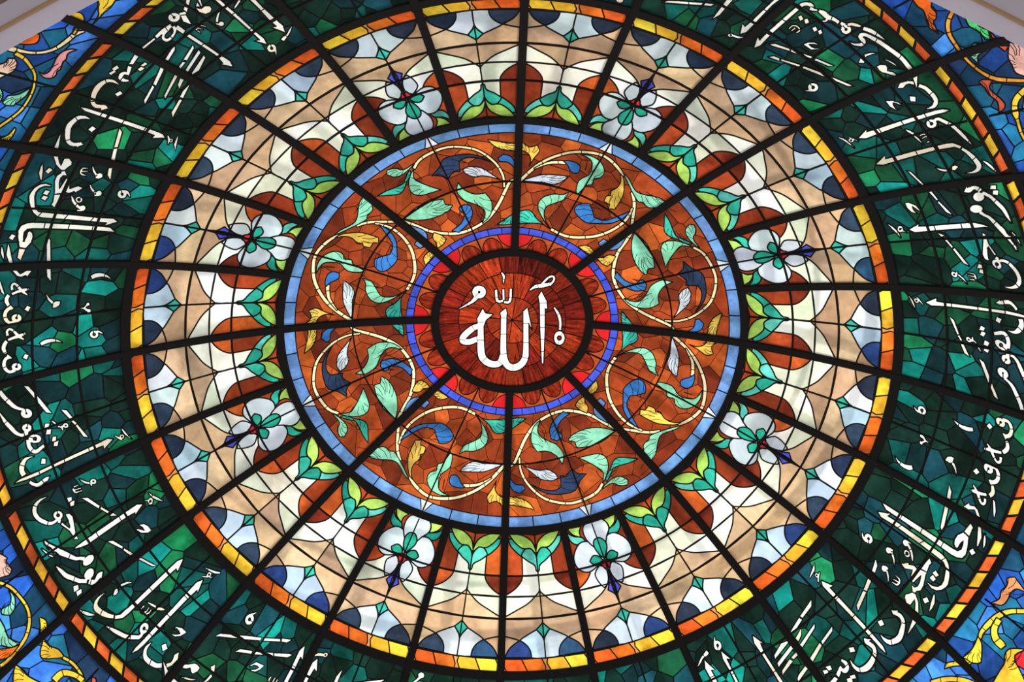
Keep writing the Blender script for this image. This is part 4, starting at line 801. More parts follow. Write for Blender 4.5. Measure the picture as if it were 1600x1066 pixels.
MEDALLION = [
    [('P', (450, 3933, 415, 5594, 381, 6816, 361, 6512, 351, 10625, 588, 14503, 575, 14634, 305, 10926, 334, 5438, 382, 4169))],
    [('S', (152, 4513, 197, 5626, 120, 6523, 174, 7229, 116, 10492, 171, 9927, 158, 13352, 202, 12184, 216, 14714, 250, 13562, 278, 15469, 306, 14447, 334, 15903, 359, 14982, 376, 16155, 400, 15288, 406, 16324, 436, 15509, 430, 16486, 469, 15753, 451, 16672, 500, 16034, 468, 16860, 528, 16333, 481, 17046, 550, 16659, 491, 17279, 567, 17018, 499, 17543, 578, 17394, 501, 17742, 582, 17766, 498, 17884, 575, -17875, 491, -17972, 559, -17530, 479, -17833, 532, -17215, 459, -17690, 498, -16943, 429, -17535, 457, -16689, 385, -17358, 407, -16406, 323, -17135, 342, -16036, 247, -16797, 268, -15470, 169, -16153, 198, -14465, 89, -14161, 135, -12142, 61, -6764, 119, -7888, 106, -3271, 147, -5296)), ('P', (144, 4604, 215, 4419, 235, 11775, 165, 9553)), ('P', (151, -5644, 155, -2555, 85, -3804, 124, -6992)), ('S', (393, -16362, 399, -17369, 423, -16385, 430, -17318, 461, -16400, 476, -17239, 482, -16358, 522, -17056, 489, -16262, 554, -16720, 497, -16060, 571, -16363, 502, -15829, 581, -16006, 504, -15565, 584, -15628, 501, -15262, 582, -15222, 495, -15000, 574, -14825, 488, -14830, 560, -14462, 476, -14654, 539, -14118, 453, -14349, 509, -13723, 413, -13807, 467, -13165, 366, -13000, 422, -12415, 329, -12012, 387, -11549, 303, -10847, 364, -10555, 291, -9585, 355, -9506, 291, -8674, 356, -8758)), ('P', (361, -8937, 330, -6686, 284, -7503, 204, -7184, 266, -9133, 310, -10832)), ('S', (325, -9705, 320, -10585, 346, -9728, 342, -10661, 380, -9778, 371, -10760, 418, -9929, 399, -10892, 458, -10193, 434, -11084, 500, -10481, 473, -11297, 535, -10738, 503, -11466, 562, -10985, 522, -11582, 582, -11274, 530, -11637, 590, -11702, 530, -11499, 572, -12029, 528, -11485, 546, -12259, 511, -11592, 517, -12451, 491, -11682, 484, -12560, 469, -11726, 451, -12612, 439, -11742, 427, -12671, 409, -11777, 407, -12782, 381, -11877, 389, -12927, 359, -11998, 377, -13043, 345, -12089))],
    [('S', (383, 2618, 390, 2448, 400, 2761, 410, 2506, 424, 2946, 440, 2593, 443, 3131, 470, 2746, 458, 3341, 493, 2978, 474, 3598, 512, 3220, 496, 3834, 530, 3426, 524, 4012, 552, 3630, 554, 4142, 575, 3830, 574, 4221, 592, 3962)), ('S', (507, 3511, 512, 3229, 537, 3522, 542, 3248, 579, 3538, 585, 3276, 611, 3575, 621, 3329, 629, 3638, 646, 3429, 640, 3714, 662, 3557, 644, 3758, 670, 3711, 642, 3787, 664, 3885, 634, 3860, 648, 4028, 622, 3921, 628, 4139, 601, 3954, 601, 4195, 574, 3966, 572, 4220, 554, 3972, 552, 4236))],
    [('S', (443, 6846, 460, 6774, 447, 7150, 467, 7047, 453, 7567, 480, 7430, 460, 7958, 491, 7824, 465, 8302, 497, 8202, 471, 8656, 501, 8579, 476, 9000, 504, 8952, 479, 9381, 507, 9352, 481, 9774, 509, 9741, 484, 10051, 512, 10005)), ('S', (572, 10791, 542, 10918, 580, 11139, 544, 11043, 578, 11462, 542, 11164, 566, 11713, 535, 11260, 544, 11850, 526, 11313, 517, 11835, 515, 11309, 490, 11647, 505, 11247, 469, 11303, 498, 11136, 460, 10873, 495, 10999, 465, 10474, 498, 10868, 483, 10210, 505, 10770, 507, 10132, 515, 10726, 533, 10233, 526, 10742, 555, 10471, 536, 10811, 572, 10791, 542, 10918))],
    [('S', (418, -4061, 460, -4655, 398, -4448, 458, -4708, 393, -4928, 457, -4768, 406, -5357, 458, -4822, 432, -5614, 462, -4859, 464, -5664, 466, -4872, 496, -5536, 471, -4859, 522, -5281, 475, -4823, 539, -4954, 478, -4772, 543, -4602, 478, -4715, 534, -4271, 477, -4662, 513, -4006, 474, -4625, 483, -3852, 469, -4610, 449, -3859, 465, -4620, 418, -4061, 460, -4655)), ('S', (477, -5527, 426, -5615, 475, -5730, 429, -5846, 474, -6016, 435, -6201, 480, -6379, 451, -6620, 503, -6894, 484, -7105, 538, -7427, 527, -7560, 565, -7764, 560, -7837))],
    [('S', (560, -1372, 568, -1224, 546, -1338, 556, -1145, 527, -1296, 537, -1028, 510, -1281, 510, -966, 485, -1316, 478, -1054, 453, -1397, 448, -1227, 430, -1467, 427, -1368))],
    [('S', (396, -2837, 386, -2482, 361, -3103, 350, -2686, 313, -3559, 302, -3024, 270, -3922, 271, -3214, 238, -3582, 265, -3114, 230, -2901, 259, -2703, 228, -2436, 255, -2324)), ('S', (372, -1768, 367, -1405, 248, -2513, 241, -1977)), ('S', (367, -585, 365, -210, 323, -677, 321, -205, 265, -865, 260, -215, 228, -1145, 209, -448, 226, -1351, 191, -1374, 232, -1808, 203, -2160, 239, -2185, 214, -2568))],
]
SCROLL_A = [
    ('stem', 'cream', [('S', (1585, 82, 1615, -15, 1630, 205, 1660, 109, 1695, 368, 1725, 275, 1756, 519, 1786, 431, 1803, 640, 1834, 561, 1846, 757, 1877, 687, 1887, 889, 1920, 829, 1932, 1053, 1965, 998, 1976, 1230, 2010, 1179, 2013, 1399, 2048, 1352, 2041, 1554, 2077, 1515, 2062, 1708, 2100, 1674, 2080, 1859, 2117, 1828, 2094, 2008, 2132, 1980, 2104, 2153, 2142, 2133, 2106, 2293, 2144, 2286, 2096, 2438, 2135, 2444, 2078, 2587, 2118, 2602, 2059, 2723, 2099, 2744, 2041, 2841, 2076, 2871, 2021, 2948, 2052, 2979, 2006, 3024, 2035, 3053))]),
    ('leaf', 'gold', [('P', (2034, 2912, 1993, 3107, 1865, 3386, 1766, 3492, 1660, 3558, 1626, 3378, 1671, 3304, 1668, 3080, 1733, 3032, 1763, 3127, 1805, 3019, 1874, 3119, 1956, 3082))]),
    ('stem', 'cream', [('S', (1910, 3516, 1934, 3546, 1894, 3584, 1920, 3620, 1870, 3681, 1900, 3730, 1843, 3775, 1872, 3846, 1812, 3864, 1837, 3952, 1773, 3963, 1797, 4056, 1734, 4066, 1758, 4159, 1692, 4183, 1715, 4275, 1651, 4304, 1673, 4394, 1622, 4393, 1644, 4480))]),
    ('stem', 'cream', [('S', (1789, 3892, 1796, 3968, 1753, 3936, 1761, 4022, 1703, 3998, 1709, 4100, 1652, 4043, 1654, 4163, 1604, 4060, 1600, 4189, 1552, 4059, 1544, 4192, 1498, 4035, 1486, 4169, 1441, 3982, 1426, 4119, 1382, 3899, 1364, 4036, 1328, 3782, 1305, 3917, 1277, 3621, 1251, 3748, 1232, 3417, 1202, 3537, 1194, 3201, 1162, 3311, 1166, 2995, 1132, 3090, 1147, 2787, 1111, 2862, 1135, 2566, 1098, 2612, 1133, 2295, 1095, 2310, 1139, 2010, 1101, 2006, 1146, 1810, 1108, 1798))]),
    ('leaf', 'mint', [('P', (2051, 2981, 2031, 3192, 1964, 3561, 1975, 3805, 2052, 4154, 2081, 4397, 2094, 4878, 2067, 4704, 1969, 4409, 1907, 4255, 1904, 4002, 1884, 3891, 1934, 3517))]),
    ('leaf', 'mint', [('P', (2051, 1684, 2072, 1993, 2045, 2306, 1963, 2527, 1882, 2521, 1848, 2364, 1773, 2413, 1738, 2284, 1613, 2177, 1637, 2059, 1763, 1991, 1873, 2187, 1995, 2101, 2037, 1943))]),
    ('stem', 'pale', [('S', (1766, 518, 1779, 497, 1788, 627, 1805, 597, 1819, 775, 1843, 734, 1845, 907, 1876, 864, 1859, 1009, 1894, 974, 1867, 1105, 1904, 1076, 1875, 1194, 1913, 1165, 1881, 1277, 1921, 1249, 1885, 1351, 1927, 1324, 1888, 1403, 1931, 1374))]),
    ('bud', 'blue', [('P', (1922, 1314, 1942, 1453, 1942, 1706, 1903, 1853, 1838, 1858, 1819, 1710, 1843, 1583, 1887, 1473))]),
    ('leaf', 'grey', [('P', (1627, 174, 1707, 708, 1738, 1069, 1770, 1628, 1691, 1501, 1632, 1267, 1631, 899, 1620, 393))]),
    ('leaf', 'mint', [('P', (1597, 1843, 1502, 1816, 1420, 1500, 1349, 1229, 1228, 1326, 1127, 1804, 1164, 1521, 1286, 1017, 1380, 888, 1463, 1030, 1526, 1375, 1545, 1674))]),
    ('leaf', 'teal', [('P', (1244, -48, 1289, 455, 1262, 754, 1198, 1008, 1120, 1817, 1155, 1160, 1114, -32))]),
    ('leaf', 'blue', [('P', (1455, 2329, 1528, 2454, 1565, 2725, 1520, 2935, 1459, 3169, 1507, 3626, 1753, 3970, 1639, 4000, 1507, 3832, 1412, 3406, 1360, 3035, 1395, 2500))]),
    ('leaf', 'gold', [('P', (2091, 65, 2022, 274, 2051, 494, 1986, 588, 1894, 461, 1791, 336, 1878, 373, 1948, 262, 1980, 61))]),
    ('leaf', 'gold', [('P', (1088, 3532, 1159, 3851, 1159, 4354, 1095, 4311, 1085, 3903))]),
    ('bud', 'sky', [('P', (1250, 4124, 1326, 4116, 1343, 4423, 1328, 4704, 1250, 4540))]),
]
SCROLL_B = [
    ('stem', 'cream', [('S', (1595, -4477, 1614, -4359, 1560, -4424, 1579, -4304, 1510, -4344, 1530, -4221, 1461, -4265, 1480, -4137, 1418, -4204, 1436, -4070, 1374, -4142, 1393, -4006, 1330, -4055, 1352, -3923, 1287, -3933, 1313, -3807, 1248, -3786, 1276, -3664, 1212, -3619, 1242, -3504, 1180, -3439, 1211, -3331, 1151, -3238, 1185, -3144, 1129, -3008, 1166, -2936, 1116, -2754, 1154, -2707, 1111, -2481, 1149, -2460, 1114, -2196, 1153, -2199, 1127, -1897, 1164, -1923, 1148, -1596, 1184, -1645, 1180, -1321, 1213, -1396, 1222, -1085, 1252, -1185, 1271, -886, 1300, -1001, 1324, -718, 1350, -843, 1381, -578, 1404, -708, 1440, -466, 1461, -594, 1492, -374, 1512, -498, 1536, -305, 1555, -422, 1571, -252, 1593, -356, 1596, -198, 1626, -273, 1613, -114, 1647, -158, 1624, -11, 1659, -42, 1633, 65, 1666, 36))]),
    ('stem', 'cream', [('S', (1539, -422, 1540, -514, 1574, -415, 1574, -509, 1624, -410, 1622, -507, 1679, -430, 1670, -526, 1731, -480, 1717, -569, 1784, -548, 1767, -630, 1837, -639, 1816, -712, 1891, -756, 1868, -822, 1946, -890, 1920, -950, 1992, -1021, 1965, -1074, 2026, -1142, 1996, -1186, 2052, -1263, 2020, -1300, 2074, -1396, 2041, -1428, 2096, -1548, 2064, -1577, 2116, -1713, 2084, -1738, 2130, -1877, 2097, -1895, 2135, -2041, 2100, -2051, 2133, -2205, 2096, -2211, 2128, -2356, 2090, -2360, 2122, -2493, 2084, -2493, 2113, -2622, 2075, -2614, 2099, -2739, 2064, -2719, 2078, -2849, 2045, -2813, 2053, -2942, 2022, -2898, 2036, -3004, 2006, -2960))]),
    ('leaf', 'mint', [('P', (2078, -2891, 2065, -3238, 2128, -3389, 2154, -3589, 2117, -3677, 2042, -3555, 2024, -3313, 2052, -2996))]),
    ('leaf', 'teal', [('P', (2032, -3097, 1972, -3343, 1933, -3492, 1944, -3766, 1969, -4013, 1988, -4320, 1929, -4116, 1860, -3809, 1877, -3574, 1925, -3399, 1980, -3152))]),
    ('leaf', 'mint', [('P', (2021, -2982, 1926, -3145, 1852, -3066, 1757, -2865, 1676, -2620, 1693, -2983, 1723, -3322, 1794, -3485, 1893, -3390, 1980, -3152))]),
    ('leaf', 'navy', [('P', (1843, -797, 1910, -1143, 1943, -1491, 1920, -1728, 1800, -1808, 1820, -1991, 1762, -2269, 1832, -2387, 1865, -2652, 1919, -2340, 1994, -2124, 2001, -1810, 1979, -1405, 1923, -1074))]),
    ('leaf', 'grey', [('P', (1627, -560, 1709, -849, 1798, -1142, 1836, -1509, 1816, -1712, 1759, -1642, 1702, -1411, 1706, -1198, 1673, -865))]),
    ('leaf', 'mint', [('P', (1690, -1997, 1589, -1890, 1512, -1578, 1501, -1187, 1394, -1012, 1273, -1095, 1197, -1359, 1162, -1660, 1261, -1392, 1340, -1452, 1412, -1773, 1473, -2037, 1591, -2162))]),
    ('leaf', 'blue', [('P', (1395, -1882, 1295, -1928, 1206, -2278, 1151, -2903, 1205, -3161, 1236, -2589, 1320, -2225, 1374, -2369, 1412, -2350, 1427, -2103))]),
    ('leaf', 'mint', [('P', (1616, -4326, 1631, -3713, 1608, -3154, 1572, -2719, 1504, -2763, 1465, -2527, 1430, -2728, 1417, -3135, 1447, -3650, 1530, -4104))]),
    ('leaf', 'gold', [('P', (1292, -3870, 1223, -3692, 1153, -3630, 1123, -3939, 1128, -4338, 1181, -4173, 1248, -4094))]),
    ('bud', 'sky', [('P', (1537, -4392, 1458, -4245, 1368, -4119, 1283, -4266, 1243, -4707, 1288, -4977, 1339, -4858, 1351, -4485))]),
    ('leaf', 'gold', [('P', (2115, -821, 2079, -499, 2052, -81, 1967, -47, 1980, -399, 2035, -677))]),
    ('bud', 'blue', [('P', (1886, -596, 1931, -435, 1905, -225, 1832, -100, 1758, -84, 1832, -291, 1847, -543))]),
    ('leaf', 'teal', [('P', (1119, -957, 1184, -459, 1256, 11, 1122, 34, 1107, -588))]),
]
CORNER = [
    ('bud', 'orange', [('P', (5612, -4925, 5580, -4886, 5561, -4844, 5553, -4783, 5527, -4753, 5494, -4770, 5472, -4826, 5483, -4865, 5531, -4896))]),
    ('bud', 'coral', [('P', (5535, -4749, 5524, -4667, 5507, -4649, 5504, -4699, 5514, -4746))]),
    ('stem', 'cream', [('S', (5630, -5012, 5647, -4972, 5613, -5013, 5633, -4966, 5589, -5014, 5612, -4958, 5567, -5013, 5592, -4953, 5552, -5009, 5574, -4953, 5538, -5003, 5557, -4956, 5521, -4998, 5537, -4957, 5497, -4993, 5512, -4955, 5470, -4989, 5486, -4952, 5441, -4980, 5459, -4945, 5412, -4967, 5431, -4933, 5382, -4950, 5403, -4917, 5355, -4928, 5379, -4896, 5332, -4904, 5359, -4873, 5313, -4876, 5342, -4846, 5296, -4843, 5329, -4815, 5282, -4800, 5320, -4773, 5272, -4753, 5313, -4726, 5264, -4712, 5308, -4685, 5260, -4680, 5305, -4655, 5259, -4656, 5304, -4629, 5256, -4637, 5296, -4602, 5247, -4611, 5278, -4578, 5234, -4584, 5256, -4559, 5225, -4564, 5241, -4546))]),
    ('leaf', 'yellow', [('P', (5326, -4560, 5284, -4551, 5272, -4635, 5297, -4633))]),
    ('bud', 'yellow', [('P', (5431, -4464, 5421, -4416, 5378, -4393, 5320, -4427, 5299, -4469, 5355, -4479))]),
    ('leaf', 'yellow', [('P', (5362, -4184, 5302, -4274, 5249, -4340, 5225, -4465, 5228, -4343, 5234, -4281, 5230, -4199, 5254, -4099))]),
    ('stem', 'yellow', [('S', (5557, -5040, 5566, -4992, 5534, -5045, 5543, -4997, 5502, -5053, 5508, -5007, 5472, -5064, 5472, -5020, 5445, -5079, 5439, -5040, 5417, -5099, 5408, -5064, 5390, -5120, 5380, -5087, 5365, -5141, 5353, -5110, 5342, -5162, 5328, -5135, 5324, -5184, 5304, -5163, 5309, -5206, 5286, -5193, 5297, -5231, 5272, -5223, 5285, -5259, 5259, -5255, 5274, -5291, 5247, -5289, 5263, -5325, 5235, -5326, 5255, -5360, 5226, -5364, 5249, -5395, 5220, -5403, 5244, -5432, 5215, -5441, 5242, -5469, 5212, -5480, 5241, -5507, 5211, -5521, 5241, -5545, 5212, -5561, 5245, -5582, 5216, -5602, 5251, -5616, 5223, -5639, 5261, -5650, 5234, -5675, 5274, -5686, 5247, -5712, 5292, -5732, 5265, -5759, 5313, -5779, 5287, -5807, 5328, -5813, 5302, -5840))]),
    ('leaf', 'pink', [('P', (5303, -5135, 5252, -5146, 5230, -5101, 5240, -5019, 5259, -4923, 5254, -4850, 5217, -4793, 5165, -4772, 5192, -4815, 5203, -4858, 5181, -4917, 5188, -4957, 5164, -5034, 5176, -5075, 5162, -5113, 5176, -5163, 5235, -5181))]),
    ('leaf', 'blush', [('P', (5606, -5191, 5574, -5132, 5577, -5086, 5533, -5068, 5488, -5114, 5471, -5188, 5495, -5246, 5541, -5325))]),
    ('leaf', 'mint', [('P', (5398, -5547, 5392, -5466, 5330, -5437, 5289, -5364, 5270, -5323, 5262, -5421, 5283, -5494, 5305, -5567, 5364, -5577))]),
    ('leaf', 'mint', [('P', (5515, -5379, 5441, -5450, 5413, -5536, 5429, -5572))]),
    ('leaf', 'yellow', [('P', (5276, -5960, 5215, -5898, 5200, -5797, 5178, -5832, 5179, -5938, 5204, -5985, 5252, -6027))]),
    ('leaf', 'orange', [('P', (5292, 3754, 5276, 3859, 5282, 3921, 5240, 4024, 5204, 4112, 5216, 4158, 5225, 4211, 5246, 4141, 5273, 4066, 5307, 4052, 5351, 3989, 5358, 3919, 5420, 3852))]),
    ('stem', 'amber', [('S', (5461, 4029, 5472, 4067, 5440, 4043, 5452, 4082, 5410, 4064, 5425, 4104, 5381, 4088, 5400, 4125, 5356, 4112, 5381, 4145, 5334, 4138, 5364, 4165, 5313, 4168, 5349, 4187, 5296, 4200, 5334, 4212, 5281, 4234, 5321, 4240, 5269, 4270, 5310, 4269, 5261, 4308, 5302, 4300, 5256, 4345, 5296, 4335, 5251, 4381, 5291, 4370, 5246, 4415, 5285, 4404, 5242, 4449, 5281, 4437, 5239, 4481, 5277, 4469, 5238, 4512, 5274, 4498, 5237, 4541, 5273, 4525, 5237, 4570, 5273, 4553, 5238, 4600, 5273, 4582, 5241, 4631, 5275, 4611, 5244, 4663, 5279, 4641, 5250, 4698, 5284, 4675, 5258, 4735, 5291, 4710, 5268, 4771, 5301, 4743, 5281, 4808, 5315, 4776, 5297, 4844, 5332, 4807, 5318, 4876, 5352, 4833, 5342, 4900, 5373, 4853, 5369, 4918, 5398, 4869, 5402, 4935, 5428, 4886, 5449, 4954, 5473, 4908, 5501, 4973, 5522, 4930, 5537, 4985, 5558, 4945))]),
    ('leaf', 'green', [('P', (5503, 4141, 5520, 4186, 5541, 4241, 5547, 4320, 5573, 4350, 5532, 4454, 5494, 4443, 5499, 4362, 5484, 4294, 5470, 4244))]),
    ('bud', 'coral', [('P', (5574, 4367, 5578, 4460, 5545, 4452))]),
    ('leaf', 'mint', [('P', (5364, 4453, 5409, 4434, 5445, 4469, 5425, 4484))]),
    ('leaf', 'mint', [('P', (5289, 4562, 5365, 4548, 5446, 4554, 5392, 4561, 5343, 4588, 5307, 4674, 5301, 4602))]),
    ('leaf', 'blush', [('P', (5634, 4541, 5678, 4576, 5702, 4664, 5567, 4925, 5515, 4859, 5530, 4769, 5546, 4680))]),
    ('bud', 'coral', [('P', (5538, 4539, 5615, 4573, 5557, 4620))]),
    ('leaf', 'brick', [('P', (5213, 4854, 5255, 4838, 5324, 4875, 5266, 4927, 5257, 4990, 5280, 5082, 5285, 5165, 5246, 5218, 5201, 5237, 5242, 5118, 5218, 5026, 5222, 4926))]),
    ('stem', 'yellow', [('S', (5505, 5016, 5513, 5076, 5475, 5035, 5483, 5096, 5431, 5063, 5443, 5123, 5391, 5094, 5410, 5149, 5361, 5126, 5393, 5169, 5339, 5158, 5379, 5188, 5321, 5192, 5368, 5209, 5306, 5228, 5360, 5232, 5295, 5262, 5354, 5259, 5288, 5290, 5347, 5287, 5286, 5309, 5339, 5306, 5287, 5325, 5331, 5320, 5285, 5351, 5322, 5346, 5277, 5397, 5311, 5392, 5266, 5454, 5299, 5448, 5258, 5505, 5291, 5496, 5256, 5547, 5288, 5534, 5255, 5580, 5287, 5566, 5256, 5603, 5286, 5588))]),
    ('leaf', 'blush', [('P', (5223, -10875, 5173, -11005, 5193, -11038, 5183, -11155, 5223, -11192, 5317, -11142))]),
    ('stem', 'yellow', [('S', (5327, -11199, 5306, -11172, 5312, -11230, 5290, -11203, 5291, -11274, 5268, -11250, 5274, -11320, 5248, -11304, 5264, -11367, 5236, -11359, 5257, -11420, 5229, -11417, 5253, -11475, 5224, -11474, 5250, -11530, 5221, -11531, 5249, -11584, 5220, -11591, 5253, -11635, 5225, -11648, 5262, -11681, 5236, -11702, 5277, -11724, 5252, -11751, 5296, -11765, 5274, -11797, 5320, -11803, 5301, -11839, 5350, -11839, 5333, -11878, 5381, -11867, 5368, -11909, 5416, -11886, 5407, -11929, 5454, -11898, 5447, -11942, 5492, -11908, 5486, -11951, 5527, -11916, 5521, -11959, 5560, -11921, 5556, -11964, 5588, -11922, 5587, -11965, 5612, -11918, 5615, -11960, 5633, -11910, 5638, -11952, 5648, -11904, 5652, -11945))]),
    ('leaf', 'mint', [('P', (5280, -11316, 5269, -11439, 5315, -11547, 5372, -11573, 5414, -11508, 5401, -11457, 5329, -11476, 5292, -11411))]),
    ('leaf', 'mint', [('P', (5444, -11497, 5449, -11626, 5469, -11763, 5429, -11885, 5493, -11867, 5540, -11778, 5553, -11733))]),
    ('leaf', 'yellow', [('P', (5294, -11970, 5248, -11916, 5206, -11811, 5179, -11892, 5217, -11987, 5271, -12000))]),
    ('leaf', 'yellow', [('P', (5275, -12025, 5277, -12139, 5241, -12252, 5246, -12367, 5294, -12311, 5374, -12192, 5353, -12119, 5307, -12068))]),
    ('stem', 'yellow', [('S', (5270, -12358, 5244, -12344, 5263, -12391, 5236, -12377, 5253, -12437, 5225, -12427, 5247, -12483, 5218, -12480, 5246, -12528, 5217, -12532, 5248, -12576, 5220, -12585, 5254, -12621, 5227, -12636, 5266, -12666, 5240, -12688, 5281, -12712, 5256, -12736, 5293, -12743, 5268, -12768))]),
    ('leaf', 'yellow', [('P', (5544, -12034, 5534, -12118, 5527, -12241, 5482, -12428, 5649, -12173, 5584, -12074))]),
    ('stem', 'yellow', [('S', (5244, -12713, 5287, -12719, 5246, -12681, 5290, -12688, 5251, -12632, 5294, -12645, 5260, -12581, 5302, -12606, 5274, -12533, 5315, -12569, 5294, -12484, 5331, -12534, 5323, -12443, 5344, -12515, 5361, -12427, 5364, -12508, 5397, -12427, 5393, -12508, 5420, -12429, 5416, -12509))]),
    ('leaf', 'orange', [('P', (5577, -11782, 5493, -11867, 5437, -11902, 5542, -11926, 5622, -11870))]),
    ('bud', 'coral', [('P', (5199, -12762, 5189, -12812, 5220, -12859, 5246, -12815))]),
    ('leaf', 'peach', [('P', (5189, 11056, 5203, 10957, 5177, 10891, 5223, 10826, 5353, 10893, 5279, 10925, 5257, 11004, 5264, 11105, 5248, 11194, 5176, 11240, 5208, 11145))]),
    ('stem', 'yellow', [('S', (5414, 11038, 5432, 11085, 5388, 11067, 5407, 11114, 5351, 11109, 5372, 11156, 5317, 11153, 5343, 11197, 5292, 11194, 5324, 11235, 5271, 11237, 5310, 11273, 5254, 11284, 5298, 11312, 5242, 11336, 5289, 11354, 5233, 11389, 5282, 11400, 5228, 11439, 5275, 11447, 5224, 11491, 5270, 11494, 5224, 11542, 5265, 11540, 5226, 11589, 5263, 11577, 5234, 11627, 5266, 11604, 5245, 11654, 5272, 11628, 5252, 11671, 5277, 11646))]),
    ('leaf', 'yellow', [('P', (5240, 11648, 5298, 11685, 5360, 11801, 5377, 11865, 5319, 11936, 5258, 11952, 5268, 11846, 5259, 11740))]),
    ('leaf', 'yellow', [('P', (5268, 11952, 5229, 12059, 5197, 12141, 5214, 12210, 5254, 12099, 5317, 12001, 5335, 11928))]),
    ('stem', 'yellow', [('S', (5268, 11338, 5317, 11329, 5269, 11370, 5318, 11359, 5270, 11418, 5320, 11400, 5278, 11468, 5325, 11430, 5293, 11508, 5334, 11452, 5313, 11541, 5348, 11474, 5337, 11567, 5362, 11488, 5364, 11580, 5377, 11493, 5390, 11584, 5397, 11494, 5407, 11585, 5417, 11496, 5423, 11583, 5435, 11506, 5433, 11580, 5443, 11514))]),
    ('leaf', 'yellow', [('P', (5574, 11390, 5483, 11499, 5472, 11584, 5509, 11672, 5518, 11773, 5539, 11943, 5721, 11670, 5596, 11591, 5554, 11581))]),
    ('bud', 'crimson', [('P', (5534, 11526, 5574, 11390, 5663, 11564, 5586, 11591))]),
    ('stem', 'yellow', [('S', (5233, 12451, 5198, 12422, 5249, 12407, 5213, 12377, 5271, 12347, 5235, 12312, 5295, 12292, 5262, 12251, 5320, 12248, 5291, 12201, 5348, 12206, 5322, 12157, 5375, 12171, 5353, 12120, 5402, 12142, 5385, 12089, 5430, 12119, 5416, 12066, 5450, 12103, 5436, 12051))]),
]
TULIP = [
    ('arch', 'rust', [('P', (2999, -788, 2986, -694, 2942, -547, 2886, -429, 2822, -353, 2738, -339, 2592, -338, 2515, -504, 2418, -663, 2370, -764))]),
    ('cream', 'cream', [('P', (3254, -800, 3256, -694, 3197, -472, 3135, -260, 3037, -59, 2925, -22, 2856, -12, 2770, -19, 2696, -58, 2642, -201, 2591, -346, 2592, -338, 2738, -339, 2822, -353, 2886, -429, 2942, -547, 2986, -694, 2999, -788))]),
    ('tanlow', 'tan', [('P', (3204, -798, 3199, -689, 3140, -484, 3080, -270, 3013, -113, 2955, -23, 3007, 102, 3263, 32, 3453, -50, 3605, -236, 3618, -607, 3615, -813))]),
    ('tanup', 'tan', [('P', (3615, -813, 3588, -689, 3509, -595, 3434, -437, 3412, -564, 3396, -698, 3386, -805))]),
    ('pale', 'pale', [('P', (3600, -358, 3605, -236, 3621, 17, 3441, -1, 3393, -40, 3335, -122, 3378, -274, 3432, -427, 3507, -488))]),
    ('navy', 'navy', [('P', (3600, -681, 3605, -236, 3540, -250, 3481, -312, 3432, -427, 3501, -595, 3581, -679))]),
    ('diamond', 'teal', [('P', (3443, -2, 3442, 14, 3269, 19, 3271, -1, 3335, -122, 3390, -39))]),
    ('teal1', 'teal', [('P', (2415, -663, 2481, -613, 2547, -481, 2596, -353, 2562, -328, 2520, -254, 2423, -486))]),
    ('teal2', 'teal', [('P', (2761, -29, 2745, -36, 2693, -57, 2647, -203, 2591, -352, 2562, -328, 2520, -248, 2517, -133, 2566, -37, 2615, -6, 2656, 11))]),
    ('lime', 'lime', [('P', (2360, -656, 2441, -519, 2503, -358, 2518, -254, 2517, -133, 2562, -36, 2610, -10, 2547, 15, 2446, -78, 2384, -267, 2362, -474))]),
    ('base', 'rust', [('P', (2360, -656, 2362, -474, 2384, -267, 2446, -78, 2531, 5, 2380, 70, 2347, -747))]),
]
FLOWER = [
    ('petals', 'grey', [('P', (2877, -293, 2968, -267, 3033, -196, 3011, -112, 2940, -45, 2852, -39, 2807, -147))]),
    ('petall', 'grey', [('P', (2642, -634, 2744, -656, 2821, -553, 2847, -387, 2809, -190, 2776, -46, 2630, -115, 2544, -238, 2543, -450))]),
    ('petalb', 'grey', [('P', (2641, 69, 2557, 221, 2466, 282, 2383, 238, 2332, 29, 2342, -187, 2396, -343, 2477, -358, 2544, -238, 2630, -115))]),
    ('core1', 'jade', [('P', (2744, -325, 2783, -263, 2783, -123, 2765, -35, 2713, -111, 2699, -226))]),
    ('core2', 'jade', [('P', (2757, -6, 2696, 82, 2613, 132, 2550, 90, 2535, -43, 2588, -152, 2658, -143))]),
    ('red', 'crimson', [('P', (2799, -111, 2862, -49, 2839, 29, 2789, 5, 2769, -39))]),
    ('violet', 'violet', [('P', (3226, -12, 3162, -8, 3115, -39, 3067, -135, 3002, -70, 2941, -43, 2867, -27, 2892, 30, 3048, -31))]),
    ('teal1', 'teal', [('P', (2402, -683, 2492, -648, 2548, -514, 2533, -289, 2480, -361, 2460, -529))]),
    ('lime', 'lime', [('P', (2364, -652, 2441, -543, 2484, -365, 2425, -371, 2373, -287))]),
]
ARCHES = ((-25.3, 5.18), (21.7, 5.14))
AN = [(math.sin(a * RAD), -math.cos(a * RAD), d) for a, d in ARCHES]


def inside_arches(u, v):
    return all(u * nx + v * ny < d + 0.002 for nx, ny, d in AN)


ARCH_CUTS = [((nx * d - ny * 6, ny * d + nx * 6), (nx * d + ny * 6, ny * d - nx * 6)) for nx, ny, d in AN]



# ------------------------------------------------------------------ steel frame of the dome
frame = bpy.data.objects.new('dome_frame', None)
frame.location = dome(0, 0)
frame['label'] = 'dark brown steel dome frame of rings and radiating ribs holding all the glass'
frame['category'] = 'frame'
COL.objects.link(frame)


